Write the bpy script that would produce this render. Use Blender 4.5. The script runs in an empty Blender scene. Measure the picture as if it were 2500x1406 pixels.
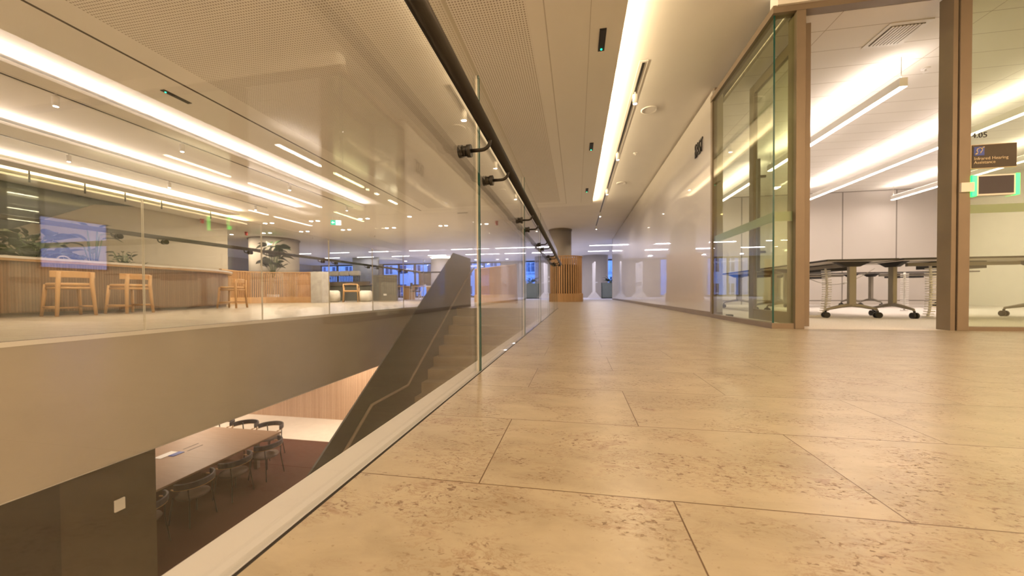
import bpy, math, random
from mathutils import Vector, Matrix
random.seed(7)
C = bpy.context.scene.collection
PI = math.pi
# ------------------------------------------------------------------ camera
cd = bpy.data.cameras.new('camera')
cam = bpy.data.objects.new('camera', cd); C.objects.link(cam)
RT = Vector((0.9840814, 0.1776224, -0.0058314)); DN = Vector((-0.0031738, -0.0152424, -0.9998788)); FW = Vector((-0.1776898, 0.9839807, -0.014436))
cam.matrix_world = Matrix(((RT.x, -DN.x, -FW.x, 0), (RT.y, -DN.y, -FW.y, 0), (RT.z, -DN.z, -FW.z, 0.306), (0, 0, 0, 1)))
cd.sensor_width = 36; cd.lens = 12.566; cd.shift_y = 0.010304; cd.clip_start = 0.02; cd.clip_end = 300
cd.dof.use_dof = True; cd.dof.focus_distance = 0.8; cd.dof.aperture_fstop = 5.0
bpy.context.scene.camera = cam
# ------------------------------------------------------------------ world, exposure
sc = bpy.context.scene
sc.view_settings.view_transform = 'Standard'; sc.view_settings.look = 'None'
sc.view_settings.gamma = 1; sc.view_settings.use_curve_mapping = False
sc.view_settings.exposure = 1.2
sc.cycles.use_denoising = True; sc.cycles.max_bounces = 8; sc.cycles.transparent_max_bounces = 32
sc.cycles.use_adaptive_sampling = True; sc.cycles.adaptive_threshold = 0.05; sc.cycles.diffuse_bounces = 5; sc.cycles.glossy_bounces = 5; sc.cycles.sample_clamp_indirect = 6
sc.cycles.caustics_reflective = False; sc.cycles.caustics_refractive = False
w = bpy.data.worlds.new('dusk_sky'); sc.world = w; w.use_nodes = True
w.node_tree.nodes['Background'].inputs[0].default_value = (0.10, 0.24, 0.80, 1)
w.node_tree.nodes['Background'].inputs[1].default_value = 1.9
WARM = (1.0, 0.66, 0.36); ROOMC = (1.0, 0.80, 0.65); COOL = (1.0, 0.90, 1.02)
P_COVE = 8.0      # watts per metre of cove
P_DOWN = 13.0; P_TRACK = 6.0; P_LIN = 13.0; P_PEND = 1.75; P_LOW = 14.0; P_NEAR = 19.5; P_VOID = 42.0

# ------------------------------------------------------------------ materials
def nt(name):
    m = bpy.data.materials.new(name); m.use_nodes = True
    return m, m.node_tree, m.node_tree.nodes['Principled BSDF']
def nn(t, typ, **kw):
    n = t.nodes.new(typ)
    for k, v in kw.items(): setattr(n, k, v)
    return n
def mth(t, op, a, b=None, c=None, clamp=False):
    n = nn(t, 'ShaderNodeMath', operation=op, use_clamp=clamp)
    for i, v in enumerate((a, b, c)):
        if v is None: continue
        if isinstance(v, (int, float)): n.inputs[i].default_value = v
        else: t.links.new(v, n.inputs[i])
    return n.outputs[0]
def mixc(t, f, a, b, mode='MIX'):
    n = nn(t, 'ShaderNodeMix', data_type='RGBA', blend_type=mode)
    if isinstance(f, (int, float)): n.inputs[0].default_value = f
    else: t.links.new(f, n.inputs[0])
    for s, v in ((6, a), (7, b)):
        if isinstance(v, tuple): n.inputs[s].default_value = (*v[:3], 1)
        else: t.links.new(v, n.inputs[s])
    return n.outputs[2]
def coords(t, scale=(1, 1, 1), loc=(0, 0, 0)):
    g = nn(t, 'ShaderNodeNewGeometry')
    mp = nn(t, 'ShaderNodeMapping'); mp.inputs['Scale'].default_value = scale; mp.inputs['Location'].default_value = loc
    t.links.new(g.outputs['Position'], mp.inputs[0]); return mp.outputs[0]
def ocoords(t, scale=(1, 1, 1)):
    g = nn(t, 'ShaderNodeTexCoord')
    mp = nn(t, 'ShaderNodeMapping'); mp.inputs['Scale'].default_value = scale
    t.links.new(g.outputs['Object'], mp.inputs[0]); return mp.outputs[0]
def noise(t, vec, scale, detail=3, rough=0.5, dist=0.0):
    n = nn(t, 'ShaderNodeTexNoise'); n.inputs['Scale'].default_value = scale; n.inputs['Detail'].default_value = detail
    n.inputs['Roughness'].default_value = rough; n.inputs['Distortion'].default_value = dist
    t.links.new(vec, n.inputs['Vector']); return n.outputs[0]
def ramp(t, v, a, b, lo=0.0, hi=1.0):
    n = nn(t, 'ShaderNodeMapRange'); n.inputs[1].default_value = a; n.inputs[2].default_value = b
    n.inputs[3].default_value = lo; n.inputs[4].default_value = hi
    t.links.new(v, n.inputs[0]); return n.outputs[0]
def bump(t, b, h, strength=0.2, dist=0.01):
    n = nn(t, 'ShaderNodeBump'); n.inputs['Strength'].default_value = strength; n.inputs['Distance'].default_value = dist
    t.links.new(h, n.inputs['Height']); t.links.new(n.outputs[0], b.inputs['Normal'])
M = {}
def plain(name, col, rough=0.6, metal=0.0, var=0.06, scale=6.0, spec=0.5, coat=0.0):
    m, t, b = nt(name)
    n = noise(t, ocoords(t), scale, 4)
    k = ramp(t, n, 0.3, 0.7, 1 - var, 1 + var)
    c = mixc(t, 1.0, tuple(col), (1, 1, 1), 'MULTIPLY')
    vm = nn(t, 'ShaderNodeVectorMath', operation='SCALE'); t.links.new(c, vm.inputs[0]); t.links.new(k, vm.inputs['Scale'])
    t.links.new(vm.outputs[0], b.inputs['Base Color'])
    b.inputs['Roughness'].default_value = rough; b.inputs['Metallic'].default_value = metal
    b.inputs['Specular IOR Level'].default_value = spec
    if coat: b.inputs['Coat Weight'].default_value = coat; b.inputs['Coat Roughness'].default_value = 0.03
    M[name] = m; return m
plain('plaster', (0.80, 0.79, 0.77), 0.9, var=0.02, scale=1.5)
plain('white_paint', (0.82, 0.81, 0.79), 0.5, var=0.015)
plain('gloss_wall', (0.52, 0.50, 0.47), 0.35, var=0.01, coat=1.0)
plain('white_metal', (0.80, 0.79, 0.77), 0.45, var=0.02)
plain('strip_white', (0.50, 0.52, 0.57), 0.5, var=0.02)
plain('black', (0.012, 0.011, 0.010), 0.45, var=0.1)
plain('dark_seal', (0.015, 0.012, 0.010), 0.8)
plain('bronze', (0.024, 0.021, 0.017), 0.36, metal=0.3, var=0.08)
plain('dark_grey', (0.16, 0.16, 0.15), 0.55, var=0.05)
plain('stair_panel', (0.036, 0.035, 0.033), 0.42, var=0.04)
plain('frame_bronze', (0.21, 0.165, 0.12), 0.45, metal=0.15, var=0.05)
plain('skirting', (0.20, 0.16, 0.125), 0.5)
plain('fascia', (0.455, 0.42, 0.37), 0.36, var=0.03, scale=2)
plain('column', (0.36, 0.33, 0.29), 0.8, var=0.03, scale=2)
plain('column_light', (0.40, 0.36, 0.31), 0.85, var=0.03, scale=2)
plain('concrete', (0.42, 0.41, 0.40), 0.85, var=0.18, scale=4)
plain('cream_wall', (0.40, 0.36, 0.295), 0.8, var=0.03)
plain('dark_teal', (0.026, 0.038, 0.038), 0.2, var=0.08, spec=0.6)
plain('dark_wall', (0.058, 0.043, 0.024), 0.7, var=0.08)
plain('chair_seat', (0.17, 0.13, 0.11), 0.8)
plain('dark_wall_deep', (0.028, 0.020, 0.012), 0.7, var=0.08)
plain('grey_leg', (0.27, 0.245, 0.205), 0.45, metal=0.25)
plain('desk_under', (0.60, 0.57, 0.53), 0.6)
plain('desk_edge', (0.03, 0.025, 0.02), 0.5)
plain('charcoal', (0.035, 0.034, 0.038), 0.6)
plain('upholstery', (0.70, 0.68, 0.63), 0.9)
plain('red', (0.45, 0.02, 0.015), 0.4)
plain('planter_green', (0.20, 0.23, 0.20), 0.7)
plain('leaf', (0.012, 0.030, 0.009), 0.42, var=0.35, scale=9)
plain('stem', (0.07, 0.11, 0.04), 0.6)
plain('soil', (0.03, 0.02, 0.014), 0.95)
plain('sign_brown', (0.045, 0.033, 0.022), 0.5)
plain('sign_blue', (0.05, 0.09, 0.42), 0.5)
plain('sign_cream', (0.62, 0.52, 0.38), 0.6)
plain('seat_vinyl', (0.05, 0.045, 0.06), 0.5)
plain('counter_top', (0.70, 0.67, 0.62), 0.18, var=0.06)
plain('lower_floor', (0.74, 0.68, 0.60), 0.6, var=0.04)
plain('stone_building', (0.62, 0.60, 0.62), 0.85, var=0.1, scale=1.2)
plain('dark_window', (0.05, 0.07, 0.12), 0.15)
plain('mullion', (0.06, 0.06, 0.065), 0.5)
plain('grey_curtain', (0.30, 0.27, 0.25), 0.9)
plain('tiles_slot', (0.10, 0.08, 0.06), 0.8)

def carpet(name, col, var=0.12):
    m, t, b = nt(name)
    n = noise(t, coords(t), 90, 4); k = ramp(t, n, 0.3, 0.7, 0, 1)
    c = mixc(t, k, tuple(x * (1 - var) for x in col), tuple(x * (1 + var) for x in col))
    t.links.new(c, b.inputs['Base Color']); b.inputs['Roughness'].default_value = 0.95; b.inputs['Specular IOR Level'].default_value = 0.2
    bump(t, b, n, 0.3, 0.004); M[name] = m
carpet('carpet_room', (0.64, 0.61, 0.58)); carpet('carpet_far', (0.50, 0.50, 0.55)); carpet('carpet_red', (0.10, 0.042, 0.03), 0.2)

def wood(name, c1, c2, scale=(1, 1, 1), rough=0.5, bands=0.0):
    m, t, b = nt(name)
    v = ocoords(t, scale)
    n1 = noise(t, v, 3.0, 6, 0.6, 0.4); n2 = noise(t, v, 22, 4, 0.6)
    k = mth(t, 'ADD', mth(t, 'MULTIPLY', ramp(t, n1, 0.3, 0.7), 0.65), mth(t, 'MULTIPLY', n2, 0.35))
    c = mixc(t, k, c1, c2); t.links.new(c, b.inputs['Base Color'])
    b.inputs['Roughness'].default_value = rough; M[name] = m
wood('oak', (0.42, 0.245, 0.105), (0.56, 0.345, 0.16), (6, 6, 0.7))
wood('oak_slat', (0.46, 0.26, 0.11), (0.60, 0.36, 0.17), (7, 7, 0.5))
wood('oak_chair', (0.52, 0.30, 0.12), (0.62, 0.37, 0.16), (5, 5, 1))
wood('table_wood', (0.27, 0.165, 0.10), (0.35, 0.22, 0.14), (0.8, 8, 1))

def fluted(name, c1, c2, period, ax):   # narrow upright battens of varying tone
    m, t, b = nt(name)
    g = nn(t, 'ShaderNodeNewGeometry'); s = nn(t, 'ShaderNodeSeparateXYZ'); t.links.new(g.outputs['Position'], s.inputs[0])
    x = s.outputs[ax] if isinstance(ax, int) else mth(t, 'ADD', s.outputs[0], s.outputs[1])
    q = mth(t, 'DIVIDE', x, period)
    idx = mth(t, 'FLOOR', q); fr = mth(t, 'FRACT', q)
    wn = nn(t, 'ShaderNodeTexWhiteNoise', noise_dimensions='1D'); t.links.new(idx, wn.inputs['W'])
    v = coords(t, (9, 9, 0.6)); n = noise(t, v, 3, 5, 0.6)
    k = mth(t, 'ADD', mth(t, 'MULTIPLY', wn.outputs[0], 0.6), mth(t, 'MULTIPLY', n, 0.4))
    c = mixc(t, k, c1, c2)
    gap = mth(t, 'LESS_THAN', fr, 0.16)
    c = mixc(t, mth(t, 'MULTIPLY', gap, 0.6), c, (0.07, 0.04, 0.02)); t.links.new(c, b.inputs['Base Color'])
    h = mth(t, 'PINGPONG', fr, 0.5); bump(t, b, h, 0.5, 0.01); b.inputs['Roughness'].default_value = 0.5; M[name] = m
fluted('fluted_counter', (0.185, 0.105, 0.052), (0.27, 0.16, 0.083), 0.034, 'xy')
fluted('fluted_wall', (0.50, 0.325, 0.215), (0.63, 0.43, 0.30), 0.06, 0)

def stone_floor(name):
    m, t, b = nt(name)
    pos = coords(t, loc=(-0.139, -0.553 + 2.995, 0))
    br = nn(t, 'ShaderNodeTexBrick', offset=0.5, offset_frequency=2, squash=1.0)
    t.links.new(pos, br.inputs['Vector'])
    br.inputs['Color1'].default_value = (0, 0, 0, 1); br.inputs['Color2'].default_value = (1, 1, 1, 1); br.inputs['Mortar'].default_value = (0, 0, 0, 1)
    br.inputs['Scale'].default_value = 1.0; br.inputs['Mortar Size'].default_value = 0.0011; br.inputs['Mortar Smooth'].default_value = 0.1
    br.inputs['Bias'].default_value = 0; br.inputs['Brick Width'].default_value = 0.59; br.inputs['Row Height'].default_value = 0.2995
    sep = nn(t, 'ShaderNodeSeparateColor'); t.links.new(br.outputs['Color'], sep.inputs[0])
    rnd = sep.outputs[0]; joint = br.outputs['Fac']
    off = nn(t, 'ShaderNodeCombineXYZ'); t.links.new(mth(t, 'MULTIPLY', rnd, 37.0), off.inputs[2])
    def shifted(scale):
        a = nn(t, 'ShaderNodeVectorMath', operation='ADD'); t.links.new(coords(t, scale), a.inputs[0]); t.links.new(off.outputs[0], a.inputs[1]); return a.outputs[0]
    broad = noise(t, shifted((1.6, 3.2, 1)), 2.2, 5, 0.6, 0.5)
    mid = noise(t, shifted((1, 1.9, 1)), 9, 6, 0.65, 0.8)
    fine = noise(t, shifted((1, 1.6, 1)), 95, 4, 0.6, 0.3)
    veins = noise(t, shifted((1.1, 2.6, 1)), 14, 8, 0.72, 1.6)
    base = mixc(t, ramp(t, broad, 0.32, 0.68), (0.285, 0.247, 0.184), (0.375, 0.335, 0.26))
    base = mixc(t, mth(t, 'MULTIPLY', ramp(t, mid, 0.42, 0.62), 0.35), base, (0.44, 0.392, 0.30))
    # clusters of fossil pits and hair-line veins
    zone = ramp(t, noise(t, shifted((1.3, 2.2, 1)), 4.5, 3, 0.55, 0.6), 0.44, 0.56)
    pit = mth(t, 'MULTIPLY', ramp(t, fine, 0.585, 0.635), zone)
    hair = mth(t, 'SUBTRACT', 1.0, mth(t, 'MULTIPLY', mth(t, 'ABSOLUTE', mth(t, 'SUBTRACT', veins, 0.5)), 34.0), clamp=True)
    hair = mth(t, 'MULTIPLY', hair, zone)
    speck = ramp(t, noise(t, shifted((1, 1.5, 1)), 130, 2, 0.5), 0.70, 0.74)
    patch = mth(t, 'MULTIPLY', ramp(t, mid, 0.565, 0.65), zone)
    c = mixc(t, mth(t, 'MULTIPLY', patch, 0.62), base, (0.225, 0.155, 0.115))
    c = mixc(t, mth(t, 'MULTIPLY', pit, 0.85), c, (0.12, 0.075, 0.045))
    c = mixc(t, mth(t, 'MULTIPLY', hair, 0.7), c, (0.20, 0.13, 0.08))
    c = mixc(t, mth(t, 'MULTIPLY', speck, 0.4), c, (0.18, 0.11, 0.065))
    c = mixc(t, joint, c, (0.10, 0.06, 0.028))
    t.links.new(c, b.inputs['Base Color'])
    r = ramp(t, fine, 0.3, 0.7, 0.27, 0.36); t.links.new(r, b.inputs['Roughness'])
    h = mth(t, 'SUBTRACT', mth(t, 'MULTIPLY', joint, -1.0), mth(t, 'MULTIPLY', pit, 0.5)); bump(t, b, h, 0.25, 0.002)
    M[name] = m
stone_floor('stone_floor')
plain('stair_stone', (0.22, 0.175, 0.12), 0.6, var=0.12, scale=5)

def perforated(name):
    m, t, b = nt(name)
    g = nn(t, 'ShaderNodeNewGeometry'); s = nn(t, 'ShaderNodeSeparateXYZ'); t.links.new(g.outputs['Position'], s.inputs[0])
    p = 0.0255
    fx = mth(t, 'SUBTRACT', mth(t, 'FRACT', mth(t, 'DIVIDE', s.outputs[0], p)), 0.5)
    fy = mth(t, 'SUBTRACT', mth(t, 'FRACT', mth(t, 'DIVIDE', s.outputs[1], p)), 0.5)
    r = mth(t, 'SQRT', mth(t, 'ADD', mth(t, 'MULTIPLY', fx, fx), mth(t, 'MULTIPLY', fy, fy)))
    hole = ramp(t, r, 0.24, 0.30, 1, 0)
    def within(v, a, c):
        return mth(t, 'MULTIPLY', mth(t, 'GREATER_THAN', v, a), mth(t, 'LESS_THAN', v, c))
    reg = mth(t, 'MULTIPLY', within(s.outputs[0], -4.0, -0.40), within(s.outputs[1], -4.0, 9.3))
    c = mixc(t, mth(t, 'MULTIPLY', hole, reg), (0.88, 0.87, 0.84), (0.36, 0.32, 0.27))
    # shadow joints between the ceiling boards
    def line(v, a, wd): return mth(t, 'LESS_THAN', mth(t, 'ABSOLUTE', mth(t, 'SUBTRACT', v, a)), wd)
    inb = mth(t, 'LESS_THAN', s.outputs[1], 9.55)
    j = mth(t, 'MULTIPLY', mth(t, 'MAXIMUM', line(s.outputs[0], -0.255, 0.005), line(s.outputs[0], 0.125, 0.0025)), inb)
    j2 = mth(t, 'MULTIPLY', line(s.outputs[1], 9.55, 0.006), within(s.outputs[0], -4.33, -0.255))
    j3 = mth(t, 'MULTIPLY', line(s.outputs[0], -4.33, 0.016), inb)
    c = mixc(t, mth(t, 'MULTIPLY', mth(t, 'MAXIMUM', j, j2), 0.45), c, (0.16, 0.12, 0.085))
    c = mixc(t, j3, c, (0.06, 0.045, 0.03))
    t.links.new(c, b.inputs['Base Color']); b.inputs['Roughness'].default_value = 0.9; M[name] = m
perforated('perforated_board')

def tiled_ceiling(name):
    m, t, b = nt(name)
    br = nn(t, 'ShaderNodeTexBrick', offset=0.0, squash=1.0); t.links.new(coords(t, loc=(-2.16 + 6, -0.02 + 3, 0)), br.inputs['Vector'])
    for k in ('Color1', 'Color2'): br.inputs[k].default_value = (0.80, 0.78, 0.75, 1)
    br.inputs['Mortar'].default_value = (0.42, 0.37, 0.32, 1); br.inputs['Scale'].default_value = 1
    br.inputs['Mortar Size'].default_value = 0.003; br.inputs['Brick Width'].default_value = 1.2; br.inputs['Row Height'].default_value = 0.3
    t.links.new(br.outputs['Color'], b.inputs['Base Color']); b.inputs['Roughness'].default_value = 0.9; M[name] = m
tiled_ceiling('tile_ceiling')

def panel_wall(name):
    m, t, b = nt(name)
    g = nn(t, 'ShaderNodeNewGeometry'); s = nn(t, 'ShaderNodeSeparateXYZ'); t.links.new(g.outputs['Position'], s.inputs[0])
    fr = mth(t, 'FRACT', mth(t, 'DIVIDE', mth(t, 'ADD', s.outputs[0], -6.06 + 10.6), 1.06))
    seam = mth(t, 'GREATER_THAN', fr, 0.978)
    rail = mth(t, 'MAXIMUM', mth(t, 'GREATER_THAN', s.outputs[2], 2.585), mth(t, 'LESS_THAN', mth(t, 'ABSOLUTE', mth(t, 'SUBTRACT', s.outputs[2], 0.095)), 0.012))
    c = mixc(t, mth(t, 'MULTIPLY', mth(t, 'MAXIMUM', seam, rail), 0.75), (0.56, 0.525, 0.50), (0.09, 0.07, 0.055))
    t.links.new(c, b.inputs['Base Color']); b.inputs['Roughness'].default_value = 0.7; M[name] = m
panel_wall('panel_wall')

def glass(name, tint, rough=0.0, body=None):
    m = bpy.data.materials.new(name); m.use_nodes = True; t = m.node_tree; t.nodes.clear()
    out = nn(t, 'ShaderNodeOutputMaterial'); tr = nn(t, 'ShaderNodeBsdfTransparent'); gl = nn(t, 'ShaderNodeBsdfGlossy')
    tr.inputs[0].default_value = (*tint, 1); gl.inputs['Roughness'].default_value = rough; gl.inputs[0].default_value = (1, 1, 1, 1)
    g = nn(t, 'ShaderNodeNewGeometry'); d = nn(t, 'ShaderNodeVectorMath', operation='DOT_PRODUCT')
    t.links.new(g.outputs['Normal'], d.inputs[0]); t.links.new(g.outputs['Incoming'], d.inputs[1])
    c1 = mth(t, 'SUBTRACT', 1.0, mth(t, 'ABSOLUTE', d.outputs['Value']), clamp=True)
    F = mth(t, 'ADD', mth(t, 'MULTIPLY', mth(t, 'POWER', c1, 5.0), 0.95), 0.050, clamp=True)
    mx = nn(t, 'ShaderNodeMixShader'); t.links.new(F, mx.inputs[0]); t.links.new(gl.outputs[0], mx.inputs[2])
    if body:
        df = nn(t, 'ShaderNodeBsdfDiffuse'); df.inputs[0].default_value = (*body[0], 1)
        m2 = nn(t, 'ShaderNodeMixShader'); m2.inputs[0].default_value = body[1]
        t.links.new(tr.outputs[0], m2.inputs[1]); t.links.new(df.outputs[0], m2.inputs[2]); t.links.new(m2.outputs[0], mx.inputs[1])
    else: t.links.new(tr.outputs[0], mx.inputs[1])
    t.links.new(mx.outputs[0], out.inputs[0]); M[name] = m
glass('glass_clear', (0.982, 0.985, 0.976))
glass('glass_green', (0.885, 0.915, 0.80))
glass('glass_window', (0.95, 0.97, 0.97))
glass('frosted_film', (0.80, 0.86, 0.80), 0.3, ((0.40, 0.49, 0.44), 0.60))
m, t, b = nt('glass_edge'); b.inputs['Base Color'].default_value = (0.004, 0.07, 0.06, 1); b.inputs['Roughness'].default_value = 0.25; M['glass_edge'] = m
m, t, b = nt('glass_bevel'); b.inputs['Base Color'].default_value = (0.62, 0.60, 0.52, 1); b.inputs['Roughness'].default_value = 0.25; M['glass_bevel'] = m
def emis(name, col, s):
    m, t, b = nt(name); b.inputs['Base Color'].default_value = (0.1, 0.1, 0.1, 1)
    b.inputs['Emission Color'].default_value = (*col, 1); b.inputs['Emission Strength'].default_value = s; M[name] = m
emis('glow_warm', (1, 0.86, 0.66), 5); emis('glow_room', (1, 0.9, 0.8), 6); emis('glow_cool', (1, 0.96, 1.0), 6)
emis('glow_lens', (1, 0.9, 0.78), 10); emis('led_green', (0.0, 1.0, 0.45), 2.2); emis('led_strip', (0.006, 1.0, 0.075), 2.6)
emis('screen_blue', (0.36, 0.38, 1.0), 2.2); emis('sign_green', (0.02, 0.42, 0.22), 0.9); emis('sign_white', (0.75, 0.95, 1.0), 1.0)
m, t, b = nt('screen_dark'); b.inputs['Base Color'].default_value = (0.05, 0.045, 0.06, 1); b.inputs['Roughness'].default_value = 0.15; M['screen_dark'] = m

# ------------------------------------------------------------------ mesh builder
def base_of(o):
    v = Vector((0, 0, 0))
    while o is not None: v += o.location; o = o.parent
    return v
class MB:
    def __init__(s): s.v = []; s.f = []; s.mi = []; s.sm = []
    def add(s, vs, fs, mi=0, sm=False):
        n = len(s.v); s.v += [tuple(v) for v in vs]
        for f in fs: s.f.append([i + n for i in f]); s.mi.append(mi); s.sm.append(sm)
        return s
    def box(s, x0, x1, y0, y1, z0, z1, mi=0):
        vs = [(x, y, z) for z in (z0, z1) for y in (y0, y1) for x in (x0, x1)]
        return s.add(vs, [(0, 2, 3, 1), (4, 5, 7, 6), (0, 1, 5, 4), (2, 6, 7, 3), (0, 4, 6, 2), (1, 3, 7, 5)], mi)
    def quad(s, a, b, c, d, mi=0): return s.add([a, b, c, d], [(0, 1, 2, 3)], mi)
    def tube(s, pts, r, n=10, mi=0, closed=False, flat=None):
        pts = [Vector(p) for p in pts]; N = len(pts)
        rs = r if isinstance(r, (list, tuple)) else [r] * N
        vs = []; up = None
        for i, p in enumerate(pts):
            if closed: d = pts[(i + 1) % N] - pts[i - 1]
            else: d = pts[min(i + 1, N - 1)] - pts[max(i - 1, 0)]
            d.normalize()
            if up is None:
                up = Vector((0, 0, 1)) if abs(d.z) < 0.9 else Vector((1, 0, 0))
            side = d.cross(up)
            if side.length < 1e-4: side = d.cross(Vector((0, 1, 0)))
            side.normalize(); up = side.cross(d).normalized()
            for k in range(n):
                a = 2 * PI * k / n; ca, sa = math.cos(a), math.sin(a)
                rx, ry = (rs[i], rs[i]) if flat is None else (rs[i] * flat[0], rs[i] * flat[1])
                vs.append(p + side * ca * rx + up * sa * ry)
        fs = []
        for i in range(N if closed else N - 1):
            j = (i + 1) % N
            for k in range(n):
                l = (k + 1) % n; fs.append((i * n + k, i * n + l, j * n + l, j * n + k))
        s.add(vs, fs, mi, True)
        if not closed:
            b = len(s.v) - N * n
            s.f.append([b + k for k in range(n)][::-1]); s.mi.append(mi); s.sm.append(False)
            s.f.append([b + (N - 1) * n + k for k in range(n)]); s.mi.append(mi); s.sm.append(False)
        return s
    def cyl(s, c, r, z0, z1, n=24, mi=0, r1=None, a0=0, a1=2 * PI):
        return s.tube([(c[0], c[1], z0), (c[0], c[1], z1)], [r, r if r1 is None else r1], n, mi)
    def rod(s, p, q, r, n=10, mi=0, r1=None): return s.tube([p, q], [r, r if r1 is None else r1], n, mi)
    def prism(s, poly, axis, a, b, mi=0):
        def P(u, v, w): return {'x': (w, u, v), 'y': (u, w, v), 'z': (u, v, w)}[axis]
        n = len(poly); vs = [P(u, v, a) for u, v in poly] + [P(u, v, b) for u, v in poly]
        fs = [tuple(range(n))[::-1], tuple(range(n, 2 * n))] + [(i, (i + 1) % n, n + (i + 1) % n, n + i) for i in range(n)]
        return s.add(vs, fs, mi)
    def lathe(s, prof, c, n=24, mi=0):
        vs = [(c[0] + r * math.cos(2 * PI * k / n), c[1] + r * math.sin(2 * PI * k / n), c[2] + z) for r, z in prof for k in range(n)]
        fs = [(i * n + k, i * n + (k + 1) % n, (i + 1) * n + (k + 1) % n, (i + 1) * n + k) for i in range(len(prof) - 1) for k in range(n)]
        s.add(vs, fs, mi, True)
        b = len(s.v) - len(prof) * n
        for i, rev in ((0, True), (len(prof) - 1, False)):
            f = [b + i * n + k for k in range(n)]; s.f.append(f[::-1] if rev else f); s.mi.append(mi); s.sm.append(False)
        return s
    def ribbon(s, path, z0, z1, th, mi=0):      # upright wall of thickness th along a plan path
        P = [Vector((p[0], p[1], 0)) for p in path]; N = len(P); L = []; R = []
        for i, p in enumerate(P):
            d = (P[min(i + 1, N - 1)] - P[max(i - 1, 0)]).normalized(); nrm = Vector((-d.y, d.x, 0))
            L.append(p + nrm * th / 2); R.append(p - nrm * th / 2)
        vs = []
        for i in range(N):
            for q, z in ((L[i], z0), (R[i], z0), (R[i], z1), (L[i], z1)): vs.append((q.x, q.y, z))
        fs = []
        for i in range(N - 1):
            a, b = 4 * i, 4 * i + 4
            for k in range(4): fs.append((a + k, a + (k + 1) % 4, b + (k + 1) % 4, b + k))
        fs += [(0, 3, 2, 1), (4 * N - 4, 4 * N - 3, 4 * N - 2, 4 * N - 1)]
        return s.add(vs, fs, mi)
    def build(s, name, mats, parent=None, bevel=0, solid=0):
        if isinstance(mats, str): mats = [mats]
        off = base_of(parent)
        me = bpy.data.meshes.new(name); me.from_pydata([Vector(v) - off for v in s.v], [], s.f)
        for x in mats: me.materials.append(M[x])
        me.polygons.foreach_set('material_index', s.mi); me.polygons.foreach_set('use_smooth', s.sm); me.update()
        o = bpy.data.objects.new(name, me); C.objects.link(o)
        if parent is not None: o.parent = parent
        if bevel:
            bv = o.modifiers.new('bevel', 'BEVEL'); bv.width = bevel; bv.segments = 2; bv.limit_method = 'ANGLE'
        return o
LABELS = {}
def tag(o, label, cat, group=None, kind=None):
    o['label'] = label; o['category'] = cat
    if group: o['group'] = group
    if kind: o['kind'] = kind
    return o
def thing(name, label, cat, loc=(0, 0, 0), rz=0, group=None):
    o = bpy.data.objects.new(name, None); C.objects.link(o); o.empty_display_size = 0.1
    o.location = loc; o.rotation_euler = (0, 0, rz); return tag(o, label, cat, group)
def struct(o):
    o['kind'] = 'structure'; return o
def dup(root, label, loc, rz=0):
    def cp(o, par):
        c = o.copy(); C.objects.link(c)
        if par is not None: c.parent = par
        for ch in KIDS.get(o.name, []): cp(bpy.data.objects[ch], c)
        return c
    r = cp(root, None); r.location = loc; r.rotation_euler = (0, 0, rz); r['label'] = label; return r
KIDS = {}
def remember(root):
    KIDS[root.name] = [c.name for c in root.children]
    for c in root.children: remember(c)
def lamp(name, parent, loc, direction, sx, sy, power, col, shape='RECTANGLE', spread=PI):
    L = bpy.data.lights.new(name, 'AREA'); L.shape = shape; L.size = sx; L.size_y = sy; L.energy = power; L.color = col; L.spread = spread
    o = bpy.data.objects.new(name, L); C.objects.link(o); o.parent = parent
    o.location = Vector(loc) - base_of(parent)
    z = -Vector(direction).normalized(); y = Vector((0, 1, 0)) if abs(z.y) < 0.9 else Vector((1, 0, 0))
    x = y.cross(z).normalized(); y = z.cross(x)
    o.rotation_euler = Matrix(((x.x, y.x, z.x), (x.y, y.y, z.y), (x.z, y.z, z.z))).to_euler()
    return o
def text_mesh(name, s, size, mat, parent, origin, xdir, updir, depth=0.004, align='LEFT', sx=1.0):
    cu = bpy.data.curves.new(name, 'FONT'); cu.body = s; cu.size = size; cu.extrude = depth / 2; cu.align_x = align; cu.resolution_u = 3
    o = bpy.data.objects.new(name, cu); C.objects.link(o)
    me = bpy.data.meshes.new_from_object(o.evaluated_get(bpy.context.evaluated_depsgraph_get()))
    bpy.data.objects.remove(o); bpy.data.curves.remove(cu)
    X = Vector(xdir).normalized() * sx; U = Vector(updir).normalized(); N = Vector(xdir).normalized().cross(U); off = base_of(parent)
    for v in me.vertices:
        c = v.co.copy(); v.co = Vector(origin) + X * c.x + U * c.y + N * c.z - off
    me.materials.clear(); me.materials.append(M[mat])
    o = bpy.data.objects.new(name, me); C.objects.link(o)
    if parent is not None: o.parent = parent
    return o
ORD = ['first', 'second', 'third', 'fourth', 'fifth', 'sixth', 'seventh', 'eighth', 'ninth', 'tenth', 'eleventh', 'twelfth', 'thirteenth', 'fourteenth']

# ================================================================== STRUCTURE
YB = -4.0; YF = 27.0; XL = -22.0; XR = 8.3; ZC = 2.77
GX = -0.379               # near glass plane
FX = -3.76                # far side of the void
VY = 8.40                 # far end of the void
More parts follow.
